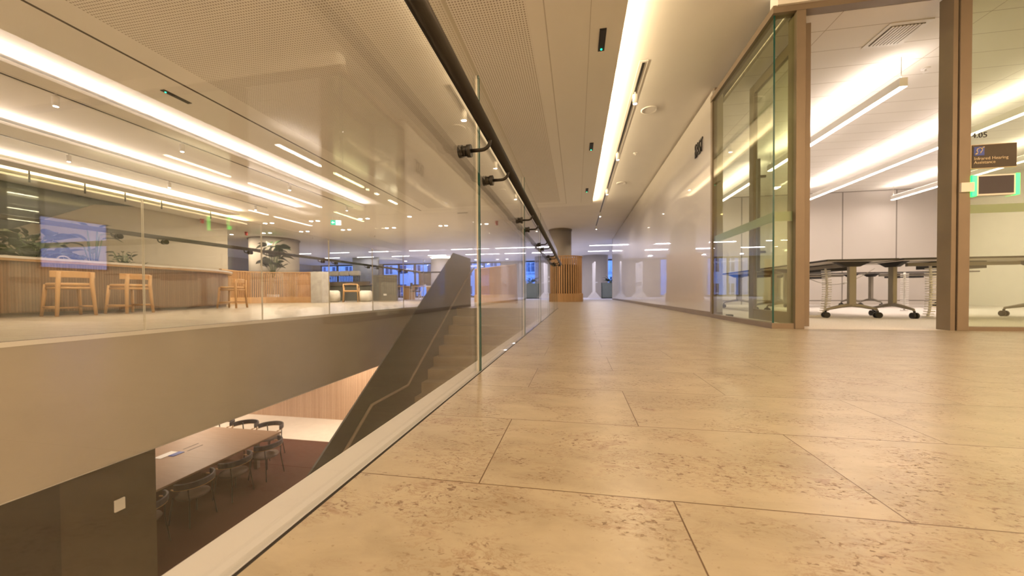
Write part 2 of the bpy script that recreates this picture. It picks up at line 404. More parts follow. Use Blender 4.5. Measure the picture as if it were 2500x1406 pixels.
# main floor with the void left open
f = MB()
f.box(-0.352, XR, YB, 3.33, -0.3, 0); f.box(-0.352, 1.62, 3.33, 7.25, -0.3, 0)
f.box(XL, FX - 0.012, YB, VY, -0.3, 0); f.box(XL, -2.62, VY, 16.2, -0.3, 0); f.box(-2.62, -0.352, 7.36, 16.2, -0.3, 0)
f.box(-0.352, 1.62, 7.25, 16.2, -0.3, 0)
struct(f.build('floor', 'stone_floor'))
struct(MB().box(1.62, XR, 3.33, 9.6, -0.3, 0.0).build('floor.001', 'carpet_room'))
struct(MB().box(XL, 4.5, 16.2, YF, -0.3, 0.0).build('floor.002', 'carpet_far'))
# white ledge under the near glass, dark seal, stone nosing
tr = MB().box(-0.447, -0.3728, YB, 7.25, -0.10, 0.0)
struct(tr.build('trim_1', 'strip_white'))
struct(MB().box(-0.3725, -0.3655, YB, 7.25, -0.1, -0.001).build('trim_2', 'dark_seal'))
struct(MB().box(-0.3655, -0.352, YB, 7.25, -0.1, 0.0).build('trim_3', 'stone_floor'))
# fascias of the void
fa = MB().box(FX - 0.03, FX, YB, VY, -1.07, -0.035)
fa.box(FX, -2.62, VY, VY + 0.03, -1.07, -0.035); fa.box(-0.47, -0.447, YB, 7.33, -1.07, -0.10)
struct(fa.build('wall_void', 'fascia'))
ft = MB().box(FX - 0.012, FX + 0.006, YB, VY, -0.035, 0.0); ft.box(FX, -2.62, VY - 0.006, VY + 0.012, -0.035, 0.0)
struct(ft.build('trim_4', 'white_metal'))
struct(MB().box(FX - 0.030, FX - 0.0125, YB, VY - 0.05, -0.02, 0.0012).build('trim_6', 'dark_seal'))
# slab soffits (ceiling of the lower floor)
so = MB().box(XL, FX - 0.03, YB, VY, -1.09, -1.05); so.box(-0.47, 6, YB, 7.4, -1.09, -1.05); so.box(XL, 6, VY, 13, -1.09, -1.05)
struct(so.build('ceiling_lower', 'plaster'))
# ceiling of the main floor
ce = MB().box(XL, 1.62, YB, YF, ZC, ZC + 0.1); ce.box(1.62, XR, YB, 9.7, ZC, ZC + 0.1); ce.box(1.62, 4.5, 9.7, YF, ZC, ZC + 0.1)
struct(ce.build('ceiling', 'plaster'))
struct(MB().box(-4.98, 0.42, YB, 9.85, 2.66, 2.70).build('ceiling.001', 'perforated_board'))
struct(MB().box(-4.98, -4.94, YB, 9.85, 2.70, ZC).build('ceiling.002', 'plaster'))
struct(MB().box(1.76, XR, 3.40, 9.5, 2.60, 2.66).build('ceiling.003', 'tile_ceiling'))
# walls
struct(MB().box(1.62, 1.74, 4.71, 16.95, 0.065, 2.735).build('wall_east', 'gloss_wall'))
struct(MB().box(1.645, 1.74, 4.71, 16.95, 2.735, ZC).build('wall_east.001', 'skirting'))  # dark strip, its colour stands in for the shade of the wall-top gap
struct(MB().box(1.614, 1.74, 4.71, 16.96, 0.0, 0.065).build('baseboard_east', 'skirting'))
struct(MB().box(1.612, 1.75, 16.95, 16.97, 0.0, ZC).build('trim_5', 'gloss_wall'))
struct(MB().box(1.62, XR, 3.28, 3.40, 2.64, ZC).build('wall_front', 'plaster'))
struct(MB().box(1.74, XR, 9.5, 9.6, 0.0, ZC).build('wall_back', 'panel_wall'))
struct(MB().box(XR, XR + 0.1, YB, 9.6, -0.3, ZC + 0.1).build('wall_right', 'white_paint'))
struct(MB().box(XL, XR, YB - 0.1, YB, -3.7, ZC + 0.1).build('wall_behind', 'white_paint'))
struct(MB().box(XL - 0.1, XL, YB, YF, -3.7, ZC + 0.1).build('wall_left', 'cream_wall'))
struct(MB().box(4.5, 4.6, 9.6, YF, -0.3, ZC + 0.1).build('wall_far_right', 'white_paint'))
struct(MB().box(-12.2, -12.05, YB, 10.6, 0, ZC).build('wall_bar', 'cream_wall'))
# lower floor
struct(MB().box(XL, -4.3, YB, 8.4, -3.7, -3.6).build('floor.003', 'carpet_red'))
struct(MB().box(-4.3, 6, YB, 8.4, -3.7, -3.6).build('floor.005', 'lower_floor'))
struct(MB().box(XL, 6, 8.4, 13, -3.7, -3.6).build('floor.004', 'lower_floor'))
struct(MB().box(XL, 6, 9.95, 10.05, -3.6, -1.09).build('wall_lower_back', 'fluted_wall'))
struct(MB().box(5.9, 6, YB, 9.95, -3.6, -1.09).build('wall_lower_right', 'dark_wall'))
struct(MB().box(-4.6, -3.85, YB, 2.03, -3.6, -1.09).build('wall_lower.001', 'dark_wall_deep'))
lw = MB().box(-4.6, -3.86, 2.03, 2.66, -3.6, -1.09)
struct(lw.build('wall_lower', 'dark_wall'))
tag(MB().box(-3.858, -3.842, 2.35, 2.42, -1.53, -1.43).build('switch_plate', 'white_metal', bevel=0.003), 'white square switch plate on the dark wall below the far slab', 'switch plate')
# facade with openings at the far end
bays = [(-21.3, -18.2), (-15.6, -11.4), (-8.4, -5.7), (-4.05, -2.6), (2.05, 3.7)]
fw = MB(); x = XL
for a, bb in bays:
    fw.box(x, a, YF - 0.1, YF + 0.15, -0.3, ZC); x = bb
fw.box(x, 4.5, YF - 0.1, YF + 0.15, -0.3, ZC); fw.box(XL, 4.5, YF - 0.1, YF + 0.15, -0.3, 0.03)
struct(fw.build('wall_far', 'column'))
for i, (a, bb) in enumerate(bays):
    n = max(1, round((bb - a) / 1.45)); wd = (bb - a) / n
    fr = MB()
    for k in range(n + 1):
        fr.box(a + k * wd - 0.05, a + k * wd + 0.05, YF - 0.08, YF + 0.06, 0.03, ZC)
    fr.box(a, bb, YF - 0.08, YF + 0.06, 0.03, 0.13); fr.box(a, bb, YF - 0.08, YF + 0.06, 2.66, ZC)
    wo = struct(fr.build('window_%d' % (i + 1), 'mullion'))
    MB().box(a + 0.02, bb - 0.02, YF, YF + 0.012, 0.1, 2.7).build('pane', 'glass_window', wo)
gc = MB()
pts = [(0.35 + 1.65 * 0.5 * (1 - math.cos(PI * k / 14)) * 1.0 - 0.0, 24.2 - 0.55 * math.sin(PI * k / 14)) for k in range(15)]
struct(MB().ribbon(pts, 0, ZC, 0.08).build('wall_curved', 'column'))
tag(MB().box(1.0, 1.08, 23.60, 23.615, 1.33, 1.41).build('switch_plate', 'white_metal'), 'upper white switch plate on the curved grey wall at the corridor end', 'switch plate')
tag(MB().box(1.0, 1.08, 23.60, 23.615, 1.05, 1.13).build('switch_plate', 'white_metal'), 'lower white switch plate on the curved grey wall at the corridor end', 'switch plate')
bk = MB().box(-14.9, -13.0, 21.9, 22.0, 0, ZC)
struct(bk.build('wall_nook', 'dark_grey'))

# ================================================================== BALUSTRADES
def balustrade(label, gx, y0, joints, y1, side, rail_x, rail_y1, ret=None):
    r = thing('glass_balustrade', label, 'balustrade', (gx, (y0 + y1) / 2, 0))
    ys = [y0] + joints + [y1]
    for a, bb in zip(ys[:-1], ys[1:]):
        p = MB().box(gx - 0.006, gx + 0.006, a + 0.0055, bb - 0.0055, 0.0005, 1.158)
        for fi in range(6):
            if fi == 2: p.mi[fi] = 1 if side > 0 else 2
            if fi in (1, 3): p.mi[fi] = 2
        for fi in range(6):
            if fi == 3 and side > 0: p.mi[fi] = 1
        if side > 0: p.box(gx - 0.0064, gx - 0.001, bb - 0.0057, bb - 0.0050, 0.0005, 1.158, 2)
        p.build('glass_panel', ['glass_clear', 'glass_edge', 'glass_bevel'], r)
    return r
def rail_with_brackets(r, gx, rail_x, pts, ys, zr=0.849):
    MB().tube(pts, 0.0195, 20).build('handrail', 'bronze', r)
    sgn = 1 if rail_x > gx else -1
    for y in ys:
        b = MB()
        q = [(gx + sgn * 0.02, y, 0.800)]
        d = abs(rail_x - gx)
        q.append((gx + sgn * (d - 0.03), y, 0.800))
        for k in range(1, 6):
            a = k / 5 * PI / 2
            q.append((gx + sgn * (d - 0.03 + 0.03 * math.sin(a)), y, 0.800 + 0.03 * (1 - math.cos(a))))
        q.append((rail_x, y, zr - 0.01))
        b.tube(q, 0.0062, 10)
        bo = b.build('bracket', 'bronze', r)
        c = MB()
        c.tube([(gx - 0.022, y, 0.80), (gx - 0.008, y, 0.80)], 0.0215, 20); c.tube([(gx + 0.008, y, 0.80), (gx + 0.022, y, 0.80)], 0.0215, 20)
        c.tube([(gx - 0.008, y, 0.80), (gx + 0.008, y, 0.80)], 0.017, 16)
        c.build('clamp', 'bronze', bo)
near = balustrade('glass balustrade with dark handrail beside the stone corridor floor', GX, -2.35, [-1.12, 0.124, 1.368, 2.612, 3.80, 5.0, 6.15], 7.22, 1, -0.30, 6.8)
rail_with_brackets(near, GX, -0.29, [(-0.29, -2.4, 0.849), (-0.29, 6.78, 0.849), (-0.295, 6.84, 0.845), (-0.33, 6.86, 0.83)],
                   [-0.95, -0.04, 0.29, 1.20, 1.53, 2.40, 2.76, 3.64, 4.0, 4.86, 5.2, 6.0, 6.33])
far = balustrade('glass balustrade with handrail on the far side of the void', FX, -2.3, [-1.1, 0.1, 1.32, 2.53, 3.735, 4.935, 6.13, 7.34], VY, -1, -3.84, 8.4)
p = MB().box(FX + 0.006, -2.66, VY - 0.006, VY + 0.006, 0.0005, 1.158)
p.mi = [0, 2, 0, 0, 1, 1]; p.build('glass_panel', ['glass_clear', 'glass_edge', 'glass_bevel'], far)
rail_with_brackets(far, FX, -3.84, [(-3.84, -2.3, 0.849), (-3.84, VY - 0.02, 0.849), (-3.835, VY + 0.05, 0.849), (-3.80, VY + 0.085, 0.849), (-3.74, VY + 0.09, 0.849), (-2.75, VY + 0.09, 0.849)],
                   [-0.1, 0.25, 1.15, 1.5, 2.36, 2.70, 3.58, 3.89, 4.80, 5.1, 6.0, 6.3, 7.2, 7.5])

# ================================================================== STAIRCASE
st = thing('staircase', 'stone staircase going down into the void behind a solid grey side panel', 'staircase', (-1.5, 5.5, -1.8))
s = MB(); ris = 0.166; go = 0.257; y = 7.33
prof = [(7.36, -0.04)]
yy, zz = 7.33, 0.0
prof = [(7.36, 0.0), (7.33, 0.0)]
for k in range(12):
    zz -= ris; prof.append((yy, zz)); yy -= go if k < 11 else 1.0; prof.append((yy, zz))
for k in range(10):
    zz -= ris if k < 9 else (zz + 3.595); prof.append((yy, zz)); yy -= go; prof.append((yy, zz))
prof.append((yy, -3.6)); prof += [(yy + 2.0, -3.6), (4.2, -2.3), (7.36, -0.45)]
s.prism([(a, bb) for a, bb in prof], 'x', -2.53, -0.55)
s.build('steps', 'stair_stone', st)
s = MB(); s.prism([(8.38, 1.155), (7.17, 1.160), (1.6, -2.30), (1.6, -3.6), (3.4, -3.6), (8.38, -0.40)], 'x', -2.552, -2.531)
s.build('balustrade_panel', 'stair_panel', st)
s = MB(); s.tube([(-2.47, 8.45, 0.93), (-2.47, 8.0, 0.70 + 0.03), (-2.47, 4.93, -1.05), (-2.47, 3.98, -1.05), (-2.47, 1.9, -2.40)], 0.018, 10)
s.build('stair_rail', 'skirting', st)

# ================================================================== CEILING FITTINGS AND LAMPS
def sensor(x, y, z, led, label):
    t = thing('ceiling_sensor', label, 'sensor', (x, y, z), 0, 'black slot sensors with a green light in the ceiling')
    MB().box(x - 0.03, x + 0.03, y - 0.15, y + 0.15, z - 0.006, z + 0.004).build('housing', 'black', t)
    MB().box(x - 0.018, x + 0.018, y - 0.135, y + 0.135, z - 0.009, z - 0.005).build('grille', 'charcoal', t)
    MB().cyl((x, y + led), 0.008, z - 0.014, z - 0.008, 12).build('indicator_light', 'led_green', t)
    t.rotation_euler = (0, 0, 0)
for y, lb in ((3.46, 'nearest'), (5.92, 'middle'), (8.40, 'farthest')):
    sensor(0.242, y, 2.66, 0.115, lb + ' black ceiling sensor beside the lit cove above the corridor')
sensor(-4.66, 3.50, 2.66, -0.115, 'black ceiling sensor with green light over the far left of the void')
# coves: a lamp strip laid behind the lip
def cove(name, label, x, y0, y1, zlip, direction, power, col, beam=None, bev=None):
    t = thing('cove_light', label, 'light', (x, (y0 + y1) / 2, zlip))
    if beam:
        MB().box(beam[0], beam[1], y0, y1, zlip - 0.05, zlip - 0.02).build('lip', 'plaster', t)
    MB().box(x - 0.012, x + 0.012, y0 + 0.05, y1 - 0.05, zlip - 0.012, zlip - 0.004).build('light_strip', 'white_metal', t)
    L = y1 - y0 - 0.1
    lamp('strip_lamp', t, (x, (y0 + y1) / 2, zlip), direction, 0.02, L, power * L, col)
    return t
WHT = (1.0, 0.80, 0.58)
cove('c', 'warm cove light along the corridor edge of the dropped perforated ceiling', 0.385, YB, 9.82, 2.712, (0.75, 0, 1), P_COVE, (1.0, 0.74, 0.42))
PINK = (1.0, 0.80, 0.66)
cove('c', 'cove light nearest the void over the bar side', -5.66, YB, 8.85, 2.70, (0.8, 0, 1), P_COVE * 0.7, PINK, (-6.0, -5.62))
cove('c', 'cove light second from the void over the bar side', -7.70, YB, 8.85, 2.70, (0.8, 0, 1), P_COVE * 0.7, PINK, (-8.1, -7.66))
cove('c', 'cove light third from the void, above the bar counter', -9.72, YB, 8.9, 2.70, (0.8, 0, 1), P_COVE * 0.7, PINK, (-10.1, -9.68))
cove('c', 'yellow cove light farthest from the void, nearest the bar wall', -10.75, YB, 10.1, 2.68, (0.8, 0, 1), P_COVE * 1.0, (1.0, 0.76, 0.36), (-11.2, -10.70))
# track lights
def track(label, x, y0, y1, z, heads, grp, names, power=P_TRACK):
    t = thing('lighting_track', label, 'lighting track', (x, (y0 + y1) / 2, z))
    MB().box(x - 0.045, x + 0.045, y0, y1, z - 0.004, z + 0.004).build('trim_frame', 'white_metal', t)
    MB().box(x - 0.014, x + 0.014, y0 + 0.03, y1 - 0.03, z - 0.007, z - 0.003).build('slot', 'black', t)
    for y, nm in zip(heads, names):
        h = thing('track_spotlight', nm, 'spotlight', (x, y, z), 0, grp)
        MB().rod((x, y, z - 0.004), (x, y, z - 0.035), 0.009).build('mount', 'white_metal', h)
        MB().lathe([(0.024, -0.035), (0.031, -0.040), (0.031, -0.145), (0.024, -0.148)], (x, y, z), 20).build('barrel', 'white_paint', h)
        MB().cyl((x, y), 0.021, z - 0.150, z - 0.147, 16).build('lens', 'glow_lens', h)
        lamp('spot_lamp', h, (x, y, z - 0.153), (0, 0, -1), 0.04, 0.04, power, WHT, 'DISK', 2.4)
hs = [4.62, 6.5, 8.72, 11.2, 13.4]
track('recessed lighting track in the ceiling beside the corridor wall', 0.715, 4.02, 14.2, ZC, hs, 'spotlights on the corridor track',
      [ORD[i] + ' white spotlight from the camera on the corridor ceiling track' for i in range(5)])
track('lighting track nearest the void over the bar side', -5.93, YB, 8.8, 2.65, [1.4, 3.17, 4.52, 6.6, 8.5], 'spotlights on the track nearest the void',
      [ORD[i] + ' white spotlight from the left on the track nearest the void' for i in range(5)], P_TRACK * 1.9)
track('lighting track second from the void over the bar side', -8.62, YB, 8.8, ZC, [2.2, 4.75, 6.3, 8.4], 'spotlights on the track second from the void',
      [ORD[i] + ' white spotlight from the left on the track second from the void' for i in range(4)], P_TRACK * 1.5)
for i, y in enumerate((5.2, 6.0, 6.7, 7.45, 8.7)):
    MBx = MB().rod((-10.45, y, 2.52), (-10.45, y, ZC), 0.014)
    tag(MBx.build('hanger_rod', 'black'), ORD[i] + ' short black hanger from the left along the yellow cove light', 'hanger', 'hangers along the yellow cove')
# downlights
dl = {12.32: [(-14.1, -13.8), (-12.28, -11.99), (-10.58, -10.3), (-8.77, -8.5), (-6.95, -6.66), (-4.84, -4.63), (-3.37, -3.12)],
      10.65: [(-10.55, -10.28), (-8.76, -8.51), (-6.94, -6.68), (-5.22,)]}
proto = None
for ry, row in dl.items():
    for i, pr_ in enumerate(row):
        for j, x in enumerate(pr_):
            lb = ('left' if j == 0 else 'right') + ' lamp of the ' + ORD[i] + ' ceiling downlight pair from the left, ' + ('farther row' if ry > 11 else 'nearer row')
            if len(pr_) == 1: lb = 'single bright ceiling downlight right of the nearer row of downlight pairs'
            if proto is None:
                t = thing('downlight', lb, 'downlight', (x, ry, ZC), 0, 'recessed downlights in pairs over the far hall')
                MB().lathe([(0.075, 0.0), (0.078, -0.006), (0.062, -0.007), (0.060, -0.002)], (x, ry, ZC), 24).build('trim_ring', 'white_metal', t)
                MB().cyl((x, ry), 0.060, ZC - 0.005, ZC - 0.002, 20).build('lens', 'glow_lens', t)
                lamp('disc_lamp', t, (x, ry, ZC - 0.010), (0, 0, -1), 0.10, 0.10, P_DOWN, WHT, 'DISK')
                proto = t; remember(t)
            else: dup(proto, lb, (x, ry, ZC))
# linear lights of the far work area
proto = None
for ry, rn in ((18.8, 'nearer'), (21.4, 'farther')):
    for k in range(8):
        x = -16.7 + 2.48 * k; lb = ORD[k] + ' white linear ceiling light from the left in the ' + rn + ' row of the work area'
        if proto is None:
            t = thing('linear_light', lb, 'ceiling light', (x, ry, ZC), 0, 'linear lights over the far work area')
            MB().box(x, x + 1.2, ry - 0.045, ry + 0.045, ZC - 0.035, ZC).build('housing', 'white_metal', t)
            MB().box(x + 0.01, x + 1.19, ry - 0.035, ry + 0.035, ZC - 0.039, ZC - 0.034).build('diffuser', 'glow_cool', t)
            lamp('tube_lamp', t, (x + 0.6, ry, ZC - 0.043), (0, 0, -1), 1.16, 0.06, P_LIN, COOL)
            proto = t; remember(t)
        else: dup(proto, lb, (x, ry, ZC))
for i, (x, y) in enumerate(((-17.4, 25.0), (-12.6, 25.0), (-9.0, 24.6), (-7.2, 25.2), (-4.9, 25.2), (-1.6, 25.2), (1.0, 24.9), (2.9, 25.0))):
    t = thing('downlight', ORD[i] + ' small round downlight from the left before the far windows', 'downlight', (x, y, ZC), 0, 'downlights before the far windows')
    MB().cyl((x, y), 0.10, ZC - 0.006, ZC, 20).build('lens', 'glow_cool', t)
    lamp('disc_lamp', t, (x, y, ZC - 0.01), (0, 0, -1), 0.16, 0.16, P_DOWN, COOL, 'DISK')
# unseen fill lamps added above and behind the camera to brighten the near space
for i, (x, y, lb) in enumerate([(xx, yy, '') for yy in (-2.8, -1.2, 0.4) for xx in (0.9, 2.6, 4.6, 6.8)] + [(xx, -1.6, '') for xx in (-1.2, -3.0)]):
    if y > 0 and x < 1: continue
    zz = ZC if x > 0 else 2.66
    t = thing('fill_lamp', 'unseen square fill lamp added behind the camera to brighten the near space', 'ceiling light', (x, y, zz), 0, 'unseen fill lamps added behind the camera')
    MB().box(x - 0.13, x + 0.13, y - 0.13, y + 0.13, zz - 0.006, zz).build('frame', 'white_metal', t)
    lamp('panel_lamp', t, (x, y, zz - 0.01), (0, 0, -1), 0.22, 0.22, P_NEAR, WARM)
# office pendants (up and down light)
def pendant(x, y0, y1, z, label):
    t = thing('pendant_light', label, 'pendant light', (x, (y0 + y1) / 2, z), 0, 'linear pendant lights in the meeting room')
    MB().box(x - 0.035, x + 0.035, y0, y1, z, z + 0.085).build('housing', 'white_metal', t, bevel=0.003)
    MB().box(x - 0.03, x + 0.03, y0 + 0.004, y1 - 0.004, z - 0.004, z + 0.001).build('diffuser', 'glow_room', t)
    MB().box(x - 0.025, x + 0.025, y0 + 0.02, y1 - 0.02, z + 0.084, z + 0.088).build('upper_diffuser', 'glow_room', t)
    for yy in (y0 + 0.03, y1 - 0.03): MB().rod((x, yy, z + 0.085), (x, yy, 2.60), 0.003, 6).build('suspension_cord', 'grey_leg', t)
    L = y1 - y0
    lamp('down_lamp', t, (x, (y0 + y1) / 2, z - 0.008), (0, 0, -1), 0.05, L - 0.02, P_PEND * L * 1.3, ROOMC)
    lamp('up_lamp', t, (x, (y0 + y1) / 2, z + 0.092), (0, 0, 1), 0.05, L - 0.04, P_PEND * L * 0.9, ROOMC)
pendant(3.14, 4.13, 6.6, 2.30, 'linear pendant light nearest the meeting room door')
pendant(3.14, 7.0, 9.2, 2.30, 'linear pendant light behind the one nearest the meeting room door')
pendant(4.97, 4.13, 8.95, 2.30, 'long linear pendant light in the middle of the meeting room')
pendant(6.80, 7.9, 9.2, 2.30, 'short linear pendant light near the back wall of the meeting room')
pendant(6.80, 4.3, 7.72, 2.30, 'linear pendant light farthest right in the meeting room')
# ceiling bits over the corridor and in the office
for (x, y), lb in (((0.972, 5.11), 'nearer round ceiling speaker over the corridor'), ((1.0, 8.38), 'farther round ceiling speaker over the corridor')):
    t = thing('ceiling_speaker', lb, 'ceiling speaker', (x, y, ZC))
    MB().lathe([(0.105, 0.0), (0.105, -0.006), (0.088, -0.010), (0.080, -0.004)], (x, y, ZC), 32).build('rim', 'white_metal', t)
    MB().cyl((x, y), 0.079, ZC - 0.006, ZC - 0.002, 24).build('grille', 'tiles_slot' if False else 'white_paint', t)
def sprinkler(x, y, z, label):
    t = thing('sprinkler', label, 'sprinkler', (x, y, z))
    MB().lathe([(0.035, 0), (0.033, -0.006), (0.010, -0.008)], (x, y, z), 20).build('escutcheon', 'white_metal', t)
    MB().lathe([(0.008, -0.006), (0.008, -0.035), (0.022, -0.038), (0.022, -0.041)], (x, y, z), 14).build('deflector', 'white_metal', t)
sprinkler(1.03, 6.64, ZC, 'white sprinkler head on the ceiling between the two corridor speakers')
sprinkler(3.55, 4.42, 2.60, 'white sprinkler head on the meeting room ceiling')
for i, (x, y) in enumerate(((-11.2, 13.7), (-8.4, 13.9), (-5.6, 13.7), (-2.8, 13.8))):
    sprinkler(x, y, ZC, ORD[i] + ' small sprinkler head from the left on the far hall ceiling')
v = thing('air_vent', 'square white louvred air vent in the meeting room ceiling', 'air vent', (2.81, 3.78, 2.60))
MB().box(2.65, 2.97, 3.62, 3.94, 2.592, 2.602).build('frame', 'white_metal', v)
MB().box(2.685, 2.935, 3.655, 3.905, 2.588, 2.593).build('recess', 'tiles_slot', v)
sl = MB()
for k in range(9): sl.box(2.69 + k * 0.0275, 2.708 + k * 0.0275, 3.655, 3.905, 2.582, 2.59)
sl.build('louvres', 'white_paint', v)
for i, (x, y, lb) in enumerate(((3.3, 6.3, 'nearer'), (5.6, 7.9, 'farther'))):
    tag(MB().lathe([(0.09, 0), (0.09, -0.006), (0.07, -0.012), (0.02, -0.014)], (x, y, 2.60), 24).build('ceiling_speaker', 'white_metal'), lb + ' round speaker on the meeting room ceiling', 'ceiling speaker')
def red_alarm(x, y, lb):
    t = thing('fire_alarm', lb, 'fire alarm', (x, y, ZC))
    MB().lathe([(0.055, 0), (0.055, -0.03), (0.05, -0.034)], (x, y, ZC), 20).build('base', 'red', t)
    MB().lathe([(0.048, -0.03), (0.052, -0.08), (0.047, -0.13), (0.02, -0.14)], (x, y, ZC), 20).build('horn', 'red', t)
red_alarm(-11.92, 9.64, 'red fire alarm on the ceiling at the left, nearest the bar wall')
red_alarm(-12.71, 11.95, 'red fire alarm on the ceiling left of the wide round column')
red_alarm(-2.67, 11.95, 'red fire alarm on the ceiling behind the staircase')
for i, (x, y, sx, lb) in enumerate(((-11.43, 6.3, 0.02, 'dark air slot in the ceiling above the dark stair flank'), (-11.53, 8.84, 0.02, 'dark air slot in the ceiling left of the red fire alarm'), (-3.41, 10.5, 0.16, 'short dark air slot in the ceiling beyond the perforated panel'))):
    tag(MB().box(x - sx, x + sx, y - (0.35 if sx < 0.1 else 0.02), y + (0.35 if sx < 0.1 else 0.02), ZC - 0.006, ZC).build('air_slot', 'tiles_slot'), lb, 'air vent')
# exit sign
e = thing('exit_sign', 'small green and white exit sign hanging from the hall ceiling', 'exit sign', (-7.54, 10.25, 2.6))
ex = Vector((0.9, 0.45, 0)).normalized()
def EB(u0, u1, z0, z1, d0, d1):
    n = Vector((ex.y, -ex.x, 0)); o = Vector((-7.54, 10.25, 0)); vs = []
    for z in (z0, z1):
        for d in (d0, d1):
            for u in (u0, u1): q = o + ex * u + n * d; vs.append((q.x, q.y, z))
    return MB().add(vs, [(0, 2, 3, 1), (4, 5, 7, 6), (0, 1, 5, 4), (2, 6, 7, 3), (0, 4, 6, 2), (1, 3, 7, 5)])
EB(-0.15, 0.15, 2.51, 2.67, -0.02, 0.02).build('housing', 'white_metal', e)
EB(-0.145, 0.0, 2.515, 2.665, 0.02, 0.024).build('green_half', 'sign_green', e)
EB(0.0, 0.145, 2.515, 2.665, 0.02, 0.024).build('white_half', 'sign_white', e)
ar = EB(-0.11, -0.03, 2.582, 2.598, 0.024, 0.027); n_ = Vector((ex.y, -ex.x, 0))
def ept(u, z, d=0.026): q = Vector((-7.54, 10.25, 0)) + ex * u + n_ * d; return (q.x, q.y, z)
ar.add([ept(-0.125, 2.59), ept(-0.085, 2.555), ept(-0.072, 2.568), ept(-0.095, 2.59), ept(-0.072, 2.612), ept(-0.085, 2.625)], [(0, 1, 2, 3, 4, 5)])
ar.build('arrow', 'sign_white', e)
fg = MB(); fg.tube([ept(0.075, 2.645), ept(0.0751, 2.630)], 0.011, 10)
fg.tube([ept(0.072, 2.625), ept(0.065, 2.585), ept(0.040, 2.560), ept(0.030, 2.535)], 0.006, 6); fg.tube([ept(0.065, 2.585), ept(0.085, 2.565), ept(0.092, 2.535)], 0.006, 6)
fg.tube([ept(0.045, 2.600), ept(0.070, 2.615), ept(0.095, 2.600)], 0.005, 6); fg.build('running_figure', 'sign_green', e)
for u in (-0.1, 0.1): q = ept(u, 0, 0); MB().rod((q[0], q[1], 2.67), (q[0], q[1], ZC), 0.004, 6).build('suspension_rod', 'white_metal', e)

# ================================================================== MEETING ROOM FRONT
YG = 3.33
ws = thing('meeting_room_glazing', 'bronze framed glass front of the meeting room wrapping its corner', 'glazing', (2.2, YG, 0))
MB().box(1.612, 1.622, YG, 4.67, 0.045, 2.60).build('glass_pane', 'glass_green', ws)
MB().box(1.622, 1.775, YG, YG + 0.010, 0.045, 2.60).build('glass_pane', 'glass_green', ws)
MB().box(2.935, 6.6, YG, YG + 0.010, 0.03, 2.60).build('glass_pane', 'glass_green', ws)
MB().box(6.65, XR, YG, YG + 0.010, 0.03, 2.60).build('glass_pane', 'glass_green', ws)
k = MB().box(1.600, 1.66, YG - 0.02, 4.70, 0.0, 0.045); k.box(1.66, 1.766, YG - 0.02, YG + 0.04, 0.0, 0.045); k.box(2.945, XR, YG - 0.02, YG + 0.04, 0.0, 0.03)
k.build('bottom_rail', 'frame_bronze', ws)
k = MB().box(1.595, 1.66, YG - 0.03, 4.70, 2.59, 2.65); k.box(1.66, XR, YG - 0.03, YG + 0.05, 2.59, 2.65); k.build('head_rail', 'frame_bronze', ws)
MB().box(1.602, 1.658, 4.66, 4.71, 0.046, 2.589).build('frame_post', 'frame_bronze', ws)
MB().box(1.767, 1.835, YG - 0.031, YG + 0.091, 0, 2.589).build('frame_post', 'frame_bronze', ws, bevel=0.003)
MB().box(2.835, 2.865, YG - 0.021, YG + 0.09, 0, 2.589).build('frame_post', 'frame_bronze', ws)
MB().box(2.865, 2.872, YG - 0.005, YG + 0.089, 0, 2.589).build('seal', 'dark_seal', ws)
MB().box(2.872, 2.945, YG - 0.031, YG + 0.091, 0, 2.589).build('frame_post', 'frame_bronze', ws, bevel=0.003)
MB().box(6.6, 6.65, YG - 0.02, YG + 0.06, 0, 2.60).build('frame_post', 'frame_bronze', ws)
k = MB().box(1.628, 1.634, YG + 0.01, 4.66, 0.895, 0.975); k.box(1.634, 1.765, YG + 0.014, YG + 0.018, 0.895, 0.975); k.build('frosted_band', 'frosted_film', ws)
MB().box(2.945, XR, YG + 0.014, YG + 0.018, 0.90, 0.965).build('frosted_band', 'frosted_film', ws)
MB().box(1.6105, 1.6235, YG - 0.003, YG - 0.0005, 0.046, 2.588).build('glass_edge', 'glass_edge', ws)
# open glazed door standing inside the side glass
dr = thing('door', 'bronze framed glass door with tall pull handle standing open inside the meeting room', 'door', (1.93, 3.9, 0))
d = MB()
for y0, y1 in ((3.44, 3.54), (4.34, 4.44)): d.box(1.91, 1.95, y0, y1, 0.01, 2.57)
d.box(1.911, 1.949, 3.54, 4.34, 2.47, 2.57); d.box(1.911, 1.949, 3.54, 4.34, 0.01, 0.12)
d.build('frame', 'frame_bronze', dr, bevel=0.003)
MB().box(1.926, 1.934, 3.54, 4.34, 0.12, 2.47).build('glass_pane', 'glass_green', dr)
h = MB().box(1.845, 1.870, 4.10, 4.135, 0.52, 1.68)
for z in (0.72, 1.50): h.box(1.87, 1.926, 4.107, 4.128, z - 0.012, z + 0.012)
h.build('pull_handle', 'dark_grey', dr)
tag(MB().box(1.70, 1.76, 4.45, 4.52, 0.0, 0.05).build('door_stop', 'black', bevel=0.006), 'small black door stop on the meeting room floor inside the side glass', 'door stop')
